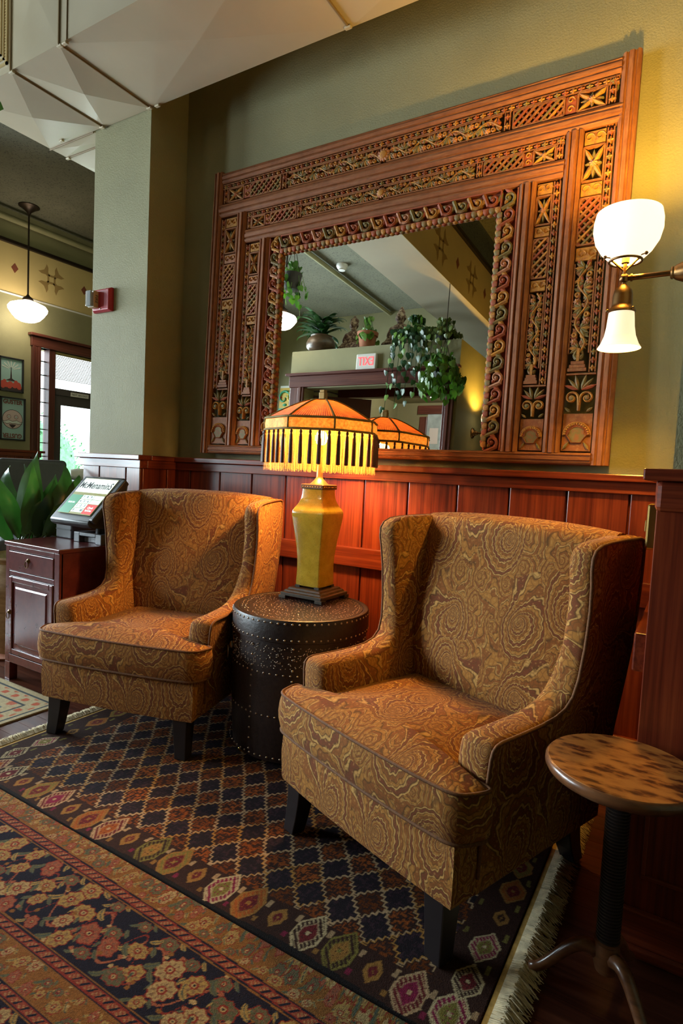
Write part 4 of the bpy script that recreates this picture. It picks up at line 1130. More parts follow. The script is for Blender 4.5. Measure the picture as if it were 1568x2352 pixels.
for x0, x1, z0, z1 in ((-cw, -cw+.032, .095, chh-.022), (cw-.040, cw, .095, chh-.022), (-cw+.032, cw-.04, .672, chh-.022), (-cw+.032, cw-.04, .545, .568), (-cw+.032, cw-.04, .095, .138)): mb.box(x0, x1, 0, .02, z0, z1)
mb.build('face_frame', M_LACQ, cab, bevel=.002)
for sx in (-1, 1):
    for sy in (0, 1):
        mb = MB(); x_ = sx*(cw-.021); y_ = .021+sy*(cd-.042); mb.box(x_-.021, x_+.021, y_-.021, y_+.021, 0, .096); mb.build('leg', M_LACQ, cab, bevel=.002)
dr = box_obj('drawer', -cw+.035, cw-.043, -.004, .014, .571, .669, M_LACQ, cab, .003)
def ring_pull(parent, x, y, z):
    mb = MB(); mb.lathe([(.013, 0), (.012, .003), (.006, .006), (.004, .012)], (x, y, z+.012), 14, ax=(0, -1, 0))
    mb.tube([(x+.0135*math.cos(a), y-.010, z-.004+.0165*math.sin(a)) for a in [2*PI*k/20 for k in range(20)]], .0026, 6, closed=True)
    mb.build('ring_pull', M_ABRASS, parent, smooth=60)
ring_pull(dr, -.020, -.004, .622)
dd = MB(); dd.box(-cw+.035, cw-.043, .002, .016, .141, .542); dr2 = dd.build('door', M_LACQ, cab, bevel=.002)
mb = MB(); a0, a1, b0, b1 = -cw+.065, cw-.072, .172, .512
for x0, x1, z0, z1 in ((a0-.028, a0, b0-.028, b1+.028), (a1, a1+.028, b0-.028, b1+.028), (a0, a1, b1, b1+.028), (a0, a1, b0-.028, b0)): mb.box(x0, x1, -.006, .004, z0, z1)
mb.build('door_frame', M_LACQ, dr2, bevel=.004)
mb = MB(); mb.loft([[(a0+i, y, b0+i), (a1-i, y, b0+i), (a1-i, y, b1-i), (a0+i, y, b1-i)] for i, y in ((.004, .003), (.022, .001), (.030, -.004))]); mb.build('raised_panel', M_LACQ, dr2)
ring_pull(dr2, -cw+.048, -.006, .345)

# ------------------------------------------------------------------ point-of-sale terminal
TX, TY, TZ = -2.66, -.600, chh
pos = thing('sales_terminal', 'black touch screen sales terminal on the red cabinet', 'terminal', (TX, TY, TZ))
M_POSB = plain('terminal_plastic', (.030, .030, .032), .38); M_POSG = plain('terminal_grey_plastic', (.13, .135, .15), .4)
# tilted head: side profile in y-z, extruded in x
P0, P1 = Vector((0, -.085, .150)), Vector((0, .085, .330))      # lower and upper edge of the screen plane
up_ = (P1-P0).normalized(); nr_ = Vector((0, -up_.z, up_.y))
q = lambda t_, d_: (P0+(P1-P0)*t_+nr_*d_)
side = [q(-.14, -.004), q(-.18, -.020), q(-.16, -.045), Vector((0, .0, .085)), Vector((0, .10, .16)), q(1.05, -.045), q(1.10, -.012), q(1.06, 0)]
def extr(mb, pts, x0, x1): mb.loft([[(x0, p.y, p.z) for p in pts], [(x1, p.y, p.z) for p in pts]])
mb = MB(); extr(mb, side, -.165, .150); mb.build('housing', M_POSB, pos, bevel=.008, seg=3, smooth=40)
mb = MB(); extr(mb, [q(-.10, .004), q(-.10, -.03), q(1.02, -.03), q(1.02, .004)], .150, .178); mb.build('card_reader', M_POSB, pos, bevel=.006)
Xs, Ys = Vector((1, 0, 0)), up_
def scr(n, a0, a1, t0, t1, d0, d1, mat, parent):
    mb = MB(); mb.loft([[(x, q(t_, d_).y, q(t_, d_).z) for x, t_ in ((a0, t0), (a1, t0), (a1, t1), (a0, t1))] for d_ in (d0, d1)]); return mb.build(n, mat, parent)
M_SCR_W = emit('screen_white', (.72, .86, .80), .9); M_SCR_G = emit('screen_green', (.055, .20, .12), .8); M_SCR_K = emit('screen_key', (.55, .74, .70), .8); M_SCR_R = emit('screen_red', (.50, .05, .05), .8); M_SCR_Y = emit('screen_olive', (.20, .20, .08), .6); M_INK = plain('screen_ink', (.01, .012, .012), .6)
scn = scr('screen', -.135, .128, .02, 1.0, 0, .0012, M_SCR_Y, pos)
scr('screen_banner', -.133, .126, .60, .985, .001, .002, M_SCR_W, scn)
scr('screen_panel', -.133, -.045, .03, .52, .001, .002, M_SCR_G, scn)
def st_(n, body, x, t_, size, mat, sx=1): text(n, body, mat, scn, frame_m((x, q(t_, .0026).y, q(t_, .0026).z), Xs, Ys), size, .0002, sx=sx, bold=size*.018)
st_('screen_lettering', 'McMenaminS', -.004, .79, .062, M_INK, .76)
st_('screen_lettering', 'SIGN IN', -.089, .31, .015, M_SCR_W)
keys = ['7', '8', '9', '4', '5', '6', '1', '2', '3', '0', '.', '00']
for k, s_ in enumerate(keys):
    r_, c_ = divmod(k, 3); x_ = -.026+c_*.030; t_ = .475-r_*.118
    scr('screen_key', x_-.0135, x_+.0135, t_-.052, t_+.052, .001, .002, M_SCR_K, scn); st_('screen_lettering', s_, x_, t_, .019, M_INK)
for r_ in range(2): scr('screen_key', .052, .126, .475-r_*.118-.052, .475-r_*.118+.052, .001, .002, M_SCR_K, scn)
scr('screen_key', .052, .126, .04, .29, .001, .002, M_SCR_R, scn)
st_('screen_lettering', 'Clock\nIn/Out', .089, .165, .018, M_SCR_W)
text('maker_lettering', 'micros', M_POSG, pos, frame_m((-.08, q(1.045, .0012).y, q(1.045, .0012).z), Xs, Ys), .014, .0003)
# stand
mb = MB(); mb.box(-.10, -.055, -.01, .14, 0, .052); mb.box(.075, .12, -.01, .14, 0, .052); mb.box(-.055, .075, .02, .14, .0, .03); mb.box(-.055, .075, -.01, .02, .035, .052)
mb.build('stand_base', M_POSG, pos, bevel=.003)
mb = MB(); mb.tube([(0, .08, .03), (0, .085, .08), (0, .06, .13), (0, .05, .17)], .03, 10); mb.build('stand_neck', M_POSB, pos, smooth=60)
# receipt printer next to it
pr = thing('receipt_printer', 'grey receipt printer behind the black sales terminal', 'printer', (-2.905, -.575, chh))
mb = MB(); mb.box(-.065, .072, 0, .20, 0, .112); mb.build('body', M_POSG, pr, bevel=.008, seg=3)
mb = MB(); mb.box(-.060, .068, -.003, .02, .045, .052); mb.build('paper_slot', M_BLACK, pr)
mb = MB(); mb.box(-.060, .066, .02, .19, .110, .130); mb.build('cover', M_POSB, pr, bevel=.006)

# ------------------------------------------------------------------ potted plant beside the cabinet
def mk_leaf(name, c1, c2, rough=.32):
    t = NT(name); n_ = t.noise(t.coord(), 14, 3); inf = t.n('ShaderNodeObjectInfo').outputs['Random']
    c = t.ramp(t.math('ADD', t.math('MULTIPLY', n_, .5), t.math('MULTIPLY', inf, .5)), [(.25, c1), (.75, c2)])
    t.p(Base_Color=c, Roughness=rough)
    tr = t.n('ShaderNodeBsdfTranslucent'); t.set(tr.inputs[0], t.mix(1, c, (1.0, 1.4, .6), 'MULTIPLY')); mx = t.n('ShaderNodeMixShader'); mx.inputs[0].default_value = .22
    t.set(mx.inputs[1], t.b.outputs[0]); t.set(mx.inputs[2], tr.outputs[0]); t.set(t.out.inputs[0], mx.outputs[0]); return t.m
M_LEAF1 = mk_leaf('broad_leaf_green', (.020, .065, .018), (.060, .150, .040)); M_POTHOS = mk_leaf('pothos_green', (.035, .11, .018), (.16, .30, .05)); M_DARKLEAF = mk_leaf('dark_leaf_green', (.012, .045, .015), (.035, .10, .03))
def mk_pot(name, c1, c2, rough=.35):
    t = NT(name); n_ = t.noise(t.coord('Object', scale=(1, 1, 3)), 12, 5, .7); t.p(Base_Color=t.ramp(n_, [(.3, c1), (.7, c2)]), Roughness=rough); t.bump(n_, .3, .004); return t.m
pp = thing('potted_plant', 'broad leaved plant in a tall glazed pot beside the red cabinet', 'plant', (-3.38, -.53, 0))
MB().lathe([(.10, .0), (.14, .005), (.15, .05), (.19, .16), (.225, .30), (.215, .42), (.165, .50), (.150, .53), (.165, .545), (.180, .56), (.175, .572), (.160, .565), (.145, .53), (.01, .50)], seg=36).build('pot', mk_pot('honey_glaze', (.20, .12, .045), (.42, .30, .15)), pp, smooth=50)
MB().lathe([(.148, .525), (.01, .535)], seg=24).build('soil', plain('soil', (.03, .02, .012), .95), pp)
MB().lathe([(.17, 0.0), (.22, .0005), (.225, .012), (.02, .014)], seg=32).build('saucer', plain('terracotta', (.30, .10, .04), .7), pp, smooth=40)
def big_leaf(length, width, bend, curl, seed):
    """lance leaf on a stalk: rows along its length, folded along the midrib"""
    rs = random.Random(seed); mb = MB(); n_ = 12; rows_ = []
    for k in range(n_+1):
        q_ = k/n_; wv = width*(math.sin(PI*min(1, (.06+.94*q_))**.75))*(1-.25*q_); wv = max(wv, .002)
        z_ = length*q_*math.cos(bend*q_*q_); y_ = length*q_*math.sin(bend*q_*q_)
        row = []
        for j in (-1, -.5, 0, .5, 1): row.append((j*wv, y_+abs(j)*wv*.35*(1-curl)+.006*math.sin(9*q_+j), z_+.004*math.sin(14*q_+2*j)))
        rows_.append(row)
    mb.loft(rows_, False, False, closed=False); return mb.mesh('leaf', M_LEAF1, 60)
pl_off = Vector((-3.38, -.53, 0))
leaves = [((-3.18, -.60), .715, .40, .046, .10, 0), ((-3.22, -.58), .70, .50, .070, -.06, 4), ((-3.16, -.60), .72, .30, .050, .05, 9), ((-3.14, -.56), .70, .33, .064, .45, 2), ((-3.10, -.55), .71, .47, .042, .85, 3), ((-3.11, -.52), .72, .45, .060, .55, 5), ((-3.26, -.60), .69, .45, .040, -.55, 6), ((-3.28, -.56), .70, .50, .046, -.75, 7), ((-3.30, -.62), .66, .44, .036, -1.0, 8), ((-3.2, -.5), .70, .36, .060, .25, 10), ((-3.25, -.48), .70, .42, .052, -.35, 11), ((-3.14, -.48), .70, .28, .055, .95, 12), ((-3.31, -.50), .68, .40, .045, -1.2, 13)]
for (lx, ly), lz, ln_, wd, lean, sd in leaves:
    me = big_leaf(ln_, wd*1.25, .55 if abs(lean) > .5 else .28, .2, sd)
    o = inst(me, 'leaf', pp, Vector((lx, ly, lz))-pl_off, (0, 0, 0))
    rs = random.Random(sd); o.rotation_euler = (rs.uniform(-.1, .25), lean*.62, rs.uniform(.5, 1.6))
    b0_ = Vector((rs.uniform(-.06, .06), rs.uniform(-.06, .06), .53)); b1_ = Vector((lx, ly, lz))-pl_off
    MB().tube([b0_, b0_.lerp(b1_, .5)+Vector((0, 0, .02)), b1_+Vector((0, 0, .015))], [.009, .008, .006], 6).build('stalk', M_LEAF1, pp, smooth=180)

# ------------------------------------------------------------------ dark chair and table in the far room
fc = thing('dining_chair', 'dark upholstered dining chair behind the potted plant', 'chair', (-4.62, .30, 0), math.radians(62))
M_DKUP = plain('charcoal_leather', (.045, .047, .055), .5, var=.2)
def rbox(x0, x1, y0, y1, z0, z1, r, n, mat, parent): return MB().box(x0, x1, y0, y1, z0, z1).build(n, mat, parent, bevel=r, seg=4, smooth=40)
rbox(-.26, .26, -.24, .26, .40, .50, .03, 'seat', M_DKUP, fc); rbox(-.26, .26, .20, .28, .50, 1.13, .035, 'backrest', M_DKUP, fc)
for sx in (-1, 1):
    for sy in (-1, 1): box_obj('leg', sx*.22-.02, sx*.22+.02, sy*.21-.02, sy*.21+.02, 0, .41, M_LEGDK, fc, .003)
ft = thing('dining_table', 'dark dining table near the street door', 'table', (-5.35, 1.35, 0))
rbox(-.5, .5, -.45, .45, .87, .93, .01, 'table_top', M_BLACK, ft)
for sx in (-1, 1):
    for sy in (-1, 1): box_obj('leg', sx*.44-.03, sx*.44+.03, sy*.39-.03, sy*.39+.03, 0, .87, M_BLACK, ft, .003)
tag(MB().lathe([(.005, -.17), (.05, -.165), (.062, -.10), (.064, 0), (.062, .10), (.05, .165), (.005, .17)], ax=(.5, .86, 0), seg=20).build('rolled_towel', plain('white_linen', (.78, .76, .74), .85, bump=.4, bscale=60), smooth=60, loc=(-5.30, 1.28, .9945)), 'white rolled towel on the dark dining table', 'towel')

# ------------------------------------------------------------------ framed posters on the street wall
def poster(name_label, yc, zc, wy, hz):
    p_ = thing('framed_poster', name_label, 'poster', (XF, yc, zc), 0, 'posters beside the street door'); w2, h2 = wy/2, hz/2
    mb = MB(); f_ = .018
    for y0, y1, z0, z1 in ((-w2, w2, h2-f_, h2), (-w2, w2, -h2, -h2+f_), (-w2, -w2+f_, -h2, h2), (w2-f_, w2, -h2, h2)): mb.box(0, .028, y0, y1, z0, z1)
    mb.build('frame', M_BLACK, p_, bevel=.002); return p_, w2-f_, h2-f_
def art(p_, poly, d_, mat, n_): 
    mb = MB(); mb.prism(poly, .008+d_, .0086+d_, lambda a, b, h: (h, a, b)); return mb.build(n_, mat, p_)
def disc(cx, cy, r, k=20, sx=1): return [(cx+sx*r*math.cos(2*PI*i/k), cy+r*math.sin(2*PI*i/k)) for i in range(k)]
PT = plain('poster_teal', (.32, .50, .47), .6); PRD = plain('poster_red', (.52, .075, .05), .6); PDK = plain('poster_dark', (.05, .03, .03), .6); PWH = plain('poster_white', (.62, .66, .60), .6); PBR = plain('poster_brown', (.20, .07, .05), .6); PPK = plain('poster_pink', (.58, .45, .42), .6)
p1, a_, b_ = poster('framed teal poster of a tower above red blooms', 1.605, 2.145, .30, .415)
art(p1, [(-a_, -b_), (a_, -b_), (a_, b_), (-a_, b_)], 0, PT, 'sheet')
art(p1, [(-a_, -b_), (a_, -b_), (a_, -b_+.045), (-a_, -b_+.045)], .001, PDK, 'caption_strip')
art(p1, [(-.012, -.06), (.012, -.06), (.005, .05), (.004, .16), (-.004, .16), (-.005, .05)], .001, PDK, 'tower'); art(p1, [(-.07, -.075), (.07, -.075), (.012, -.045), (-.012, -.045)], .0015, PDK, 'tower_base')
for k in range(7):
    an = PI*.12+k*PI*.76/6; c_, s_ = math.cos(an), math.sin(an); art(p1, [(c_*.03-s_*.004, .06+s_*.03+c_*.004), (c_*.03+s_*.004, .06+s_*.03-c_*.004), (c_*.12+s_*.007, .06+s_*.11-c_*.007), (c_*.12-s_*.007, .06+s_*.11+c_*.007)], .0018, PWH, 'light_ray')
for k, (cx, cy, r) in enumerate([(-.10, -.11, .032), (-.06, -.125, .034), (-.01, -.115, .036), (.045, -.125, .034), (.09, -.115, .034), (-.08, -.085, .022), (.06, -.085, .024), (-.02, -.14, .03), (.10, -.14, .03), (-.1, -.145, .028)]): art(p1, disc(cx, cy, r, 12), .002+.0001*k, PRD, 'bloom')
p2, a_, b_ = poster('framed poster with GUSTER lettering and a moustached round face', 1.628, 1.610, .31, .525)
art(p2, [(-a_, -b_), (a_, -b_), (a_, b_), (-a_, b_)], 0, PT, 'sheet')
art(p2, disc(0, -.005, .118, 28, 1.08), .001, PDK, 'face_outline'); art(p2, disc(0, -.005, .112, 28, 1.08), .0016, PPK, 'face')
for s_ in (-1, 1):
    art(p2, disc(s_*.045, .025, .026), .0022, PDK, 'eye_outline'); art(p2, disc(s_*.045, .025, .022), .0026, PPK, 'eye'); art(p2, disc(s_*.045, .024, .010), .003, PT, 'iris')
    art(p2, [(0, -.028), (s_*.05, -.012), (s_*.10, -.034), (s_*.128, -.024), (s_*.118, -.052), (s_*.07, -.066), (s_*.03, -.056), (0, -.062)][::s_], .0030, PDK, 'moustache_outline'); art(p2, [(0, -.033), (s_*.05, -.018), (s_*.10, -.039), (s_*.118, -.034), (s_*.110, -.050), (s_*.07, -.060), (s_*.03, -.051), (0, -.056)][::s_], .0036, PWH, 'moustache')
art(p2, [(-.045, -.068), (.045, -.068), (.02, -.10), (0, -.112), (-.02, -.10)][::-1], .0024, PDK, 'chin')
TM = lambda z, flip: frame_m((.0105, 0, z), (0, -1 if flip else 1, 0), (0, 0, -1 if flip else 1))
text('lettering', 'GUSTER', PBR, p2, TM(.205, False), .074, .0004, sx=.88, bold=.0028); text('lettering', 'GUSTER', PBR, p2, TM(-.205, True), .074, .0004, sx=.88, bold=.0028)

# ------------------------------------------------------------------ fire alarm on the pillar
fa = thing('fire_alarm', 'red fire alarm strobe on the plaster pillar', 'alarm', (-3.015, -.264, 2.067))
M_RED = plain('alarm_red', (.42, .022, .035), .4)
MB().loft([[(x*s_, y, z*s_) for x, z in ((-.080, -.066), (.080, -.066), (.080, .066), (-.080, .066))] for s_, y in ((1, 0), (1, -.014), (.86, -.030))]).build('housing', M_RED, fa, bevel=.003)
MB().box(-.072, -.018, -.060, -.028, -.045, .048).build('strobe_body', plain('alarm_beige', (.52, .36, .20), .5), fa, bevel=.003)
MB().box(-.070, -.020, -.080, -.060, -.042, .046).build('lens', plain('alarm_lens', (.75, .80, .82), .08, 0, Transmission_Weight=.6), fa, bevel=.006)
text('lettering', 'FIRE', M_BLACK, fa, frame_m((-.0175, -.044, .002), (0, 0, -1), (0, 1, 0)), .026, .0003)
MB().sphere((0, -.030, -.050), .005, 8, 6).build('screw', M_CHROME, fa, smooth=180)

# ------------------------------------------------------------------ schoolhouse pendants
def pendant(label, loc, drop, R_, st):
    p_ = thing('pendant_lamp', label, 'pendant lamp', loc, 0, 'opal schoolhouse pendants')
    MB().lathe([(.115, 0), (.115, -.010), (.095, -.022), (.075, -.030), (.055, -.050), (.025, -.075), (.014, -.10)], seg=28).build('canopy', M_METALDARK, p_, smooth=40)
    MB().tube([(0, 0, -.08), (0, 0, -drop+.02)], .010, 8).build('rod', M_METALDARK, p_, smooth=60)
    MB().lathe([(.014, .06), (.022, .045), (.055, .02), (.06, 0), (.055, -.012)], (0, 0, -drop), 24).build('fitter', M_METALDARK, p_, smooth=40)
    g = [(.25, 0), (.26, -.03), (.55, -.10), (.90, -.22), (1.0, -.34), (.985, -.44), (.92, -.52), (.80, -.66), (.62, -.82), (.38, -.92), (.02, -.97)]
    MB().lathe([(r*R_, z*R_*1.25) for r, z in g], (0, 0, -drop-.005), 36).build('globe', emit('opal_globe', (1, .86, .66), st), p_, smooth=60)
    return p_
pendant('opal schoolhouse pendant in front of the street wall', (-6.98, 1.62, CEIL), 1.085, .215, 7)
# ------------------------------------------------------------------ rugs: one coloured knot per grid vertex
def rug_mat(name):
    t = NT(name); a = t.n('ShaderNodeAttribute', attribute_name='knots'); co = t.coord(); n_ = t.noise(co, 420, 2)
    c = t.mix(.35, a.outputs['Color'], t.mix(1, a.outputs['Color'], t.ramp(n_, [(.3, (.35, .35, .35)), (.7, (1.5, 1.45, 1.4))]), 'MULTIPLY'))
    t.p(Base_Color=c, Roughness=.95, Specular_IOR_Level=.1); t.bump(n_, .5, .004); return t.m
M_RUG = rug_mat('knotted_wool')
def make_rug(name, label, xs, ys, colfn, thick, mat, hfn=None):
    nx, ny = len(xs), len(ys); X_, Y_ = np.meshgrid(xs, ys); c = colfn(X_, Y_)
    Z_ = np.full(X_.shape, thick)+(hfn(X_, Y_) if hfn else 0)
    co = np.stack([X_, Y_, Z_], -1).reshape(-1, 3)
    me = bpy.data.meshes.new(name)
    idx = np.arange(nx*ny).reshape(ny, nx); f = np.stack([idx[:-1, :-1], idx[:-1, 1:], idx[1:, 1:], idx[1:, :-1]], -1).reshape(-1, 4)
    # skirt down to the floor
    ring = np.concatenate([idx[0, :], idx[1:, -1], idx[-1, -2::-1], idx[-2:0:-1, 0]]); low = co[ring].copy(); low[:, 2] = .0005
    n0 = len(co); co = np.concatenate([co, low]); k = len(ring); r_ = np.arange(k)
    f2 = np.stack([ring, n0+r_, n0+(r_+1) % k, ring[(r_+1) % k]], -1); f = np.concatenate([f, f2])
    me.vertices.add(len(co)); me.vertices.foreach_set('co', co.ravel()); me.loops.add(f.size); me.loops.foreach_set('vertex_index', f.ravel())
    me.polygons.add(len(f)); me.polygons.foreach_set('loop_start', np.arange(0, f.size, 4))
    me.update(calc_edges=True); me.validate()
    rgba = np.ones((len(co), 4), np.float32); rgba[:n0, :3] = c.reshape(-1, 3); rgba[n0:, :3] = rgba[ring, :3]
    at = me.color_attributes.new('knots', 'FLOAT_COLOR', 'POINT'); at.data.foreach_set('color', rgba.ravel())
    me.materials.append(mat); o = bpy.data.objects.new(name, me); link(o); return tag(o, label, 'rug')
rng = np.random.default_rng(5)
def hash2(i, j, s=0):
    h = np.sin(i*127.1+j*311.7+s*74.7)*43758.5453; return h-np.floor(h)
def tri(x): return np.abs(x-np.floor(x)-.5)*2
def put(c, mask, col, k=1.0):
    c[mask] = c[mask]*(1-k)+np.array(col)*k
NAVY, BRN, ORG, PALE, WINE_, OCHR, MAG, OLIV, CRM = (.014, .010, .013), (.032, .014, .010), (.26, .068, .014), (.36, .24, .13), (.105, .014, .016), (.24, .12, .030), (.17, .014, .045), (.15, .125, .030), (.38, .30, .17)
R1X0, R1X1, R1Y0, R1Y1 = -2.235, -.300, -1.417, -.255
def gul(c, X_, Y_, cx, cy, rx, ry, o_, i_, l_):
    u_, v_ = (X_-cx)/rx, (Y_-cy)/ry; d_ = np.abs(u_)+np.abs(v_)*.85; e_ = np.maximum(np.abs(u_)*1.05, d_*.74)
    put(c, e_ < .92, o_); put(c, (e_ < .92) & (e_ > .80), l_)
    stripes = (tri((u_+v_)*3.2) < .30) & (e_ < .92) & (e_ > .5); put(c, stripes, l_)
    put(c, e_ < .52, i_); put(c, (e_ < .52) & (e_ > .45), l_, .6); put(c, (np.abs(u_) < .12) & (np.abs(v_) < .12), l_)
    put(c, (tri(u_*4) < .35) & (tri(v_*4) < .35) & (e_ < .36), o_)
def rug1(X_, Y_):
    X_ = X_+.006*np.sin(Y_*9+1)+.003*np.sin(Y_*31); Y_ = Y_+.004*np.sin(X_*11)+.004*np.sin(X_*4+2)
    c = np.zeros(X_.shape+(3,)); c[:] = BRN
    px, py = .10, .123
    u_ = (X_+.504)/px; v_ = (Y_+1.295)/py
    s_ = u_+v_; d_ = u_-v_                       # lattice coordinates: edges where s or d is an integer
    zz = .13*(tri(d_*4)-.5); zz2 = .13*(tri(s_*4)-.5)
    ss, dd_ = s_+zz, d_+zz2
    i, j = np.floor(ss), np.floor(dd_); fs, fd = ss-i, dd_-j
    edge = np.minimum(np.minimum(fs, 1-fs), np.minimum(fd, 1-fd))
    field = (X_ > R1X0+.16) & (X_ < R1X1-.13) & (Y_ > R1Y0+.117) & (Y_ < R1Y1-.10)
    cellr = hash2(i, j); orange = (np.mod(i-j, 2) == 0)
    hot = .35+.65*hash2(i, j, 3)
    base = np.where(orange[..., None], np.array(BRN)*1.0, np.array(NAVY)*1.1)
    c = np.where(field[..., None], base, c)
    speck = (tri(fs*3+.25)*tri(fd*3+.25) > .30) ^ (hash2(np.floor(fs*9), np.floor(fd*9), i+j) > .62)
    m_ = field & orange & speck & (edge > .10); c[m_] = (np.array(ORG)*hot[..., None])[m_]
    m_ = field & (~orange) & (hash2(np.floor(fs*10), np.floor(fd*10), i) > .75); put(c, m_, (.045, .022, .030), .6)
    pale = np.where(hash2(i, j, 9)[..., None] > .35, np.array(PALE), np.array(OCHR)*1.4)
    m_ = field & (edge < .042); c[m_] = pale[m_]
    # border of guls along the front, back and both ends
    pal = [(MAG, OLIV, CRM), (WINE_, ORG, PALE), (BRN, OCHR, OLIV), (WINE_, MAG, PALE), (ORG, WINE_, OCHR), (BRN, WINE_, CRM), (OLIV, WINE_, OCHR)]
    xs_ = np.arange(R1X1-.055, R1X0+.1, -.0925)
    for k, x_ in enumerate(xs_):
        for y_ in (R1Y0+.066, R1Y1-.055):
            o_, i_, l_ = pal[(k*3) % 7]
            if k % 3 == 2: gul(c, X_, Y_, x_, y_, .024, .026, OCHR, WINE_, OCHR)
            else: gul(c, X_, Y_, x_, y_, .044, .052, o_, i_, l_)
            put(c, (np.abs(X_-x_-.046) < .006) & (np.abs(Y_-y_-.028) < .012), PALE, .8); put(c, (np.abs(X_-x_-.046) < .006) & (np.abs(Y_-y_+.034) < .009), MAG if k % 2 else OCHR, .8)
    for k, y_ in enumerate(np.arange(R1Y0+.167, R1Y1-.08, .118)):
        for x_ in (R1X1-.055, R1X0+.08):
            o_, i_, l_ = pal[(k*2+5) % 7]
            if k % 3 == 2: gul(c, X_, Y_, x_, y_, .022, .022, OCHR, BRN, OCHR)
            else: gul(c, X_, Y_, x_, y_, .038, .040, o_, i_, l_)
            put(c, (np.abs(X_-x_-.03) < .005) & (np.abs(Y_-y_-.055) < .014), OLIV, .9); put(c, (np.abs(X_-x_+.06) < .005) & (np.abs(Y_-y_-.03) < .012), OLIV, .7)
    put(c, (Y_ < R1Y0+.010) | (Y_ > R1Y1-.010), (.010, .008, .008))
    c *= (.8+.4*rng.random(X_.shape))[..., None]
    return c
st1 = .0032
rug1o = make_rug('patterned_rug', 'dark tribal rug with a zigzag diamond lattice under the wing chairs', np.arange(R1X0, R1X1+1e-6, st1), np.arange(R1Y0, R1Y1+1e-6, st1), rug1, RUGZ-.001, M_RUG)
# selvedge strips and knotted fringe at both ends of the rug
M_FRG = plain('cotton_fringe', (.60, .50, .32), .9, var=.35, vscale=40); M_KILIM = plain('fringe_web', (.42, .25, .055), .9, var=.3, vscale=60)
for x0, x1, sg in ((R1X1, R1X1+.026, 1), (R1X0-.030, R1X0, -1)):
    box_obj('woven_end', x0, x1, R1Y0, R1Y1, .001, RUGZ-.002, M_KILIM, rug1o)
    mb = MB(); rs = random.Random(8+sg)
    for k in range(1000):
        y_ = R1Y0+(R1Y1-R1Y0)*k/1000+rs.uniform(-.004, .004); xb = x1 if sg > 0 else x0; L_ = rs.uniform(.030, .062); dy = rs.gauss(0, .014)-.012*sg; b_ = rs.uniform(.002, .008)
        clump = math.sin(k*.35)*.006
        pts = [(xb-sg*.014, y_, RUGZ-.001), (xb+sg*L_*.25, y_+dy*.2, RUGZ+b_), (xb+sg*L_*.65, y_+dy*.6+clump, RUGZ*.6+b_*.5), (xb+sg*L_, y_+dy+clump*1.5, .002)]
        mb.tube(pts, [.0016, .0017, .0014, .0007], 4)
    mb.build('fringe', M_FRG, rug1o)['kind'] = 'stuff'

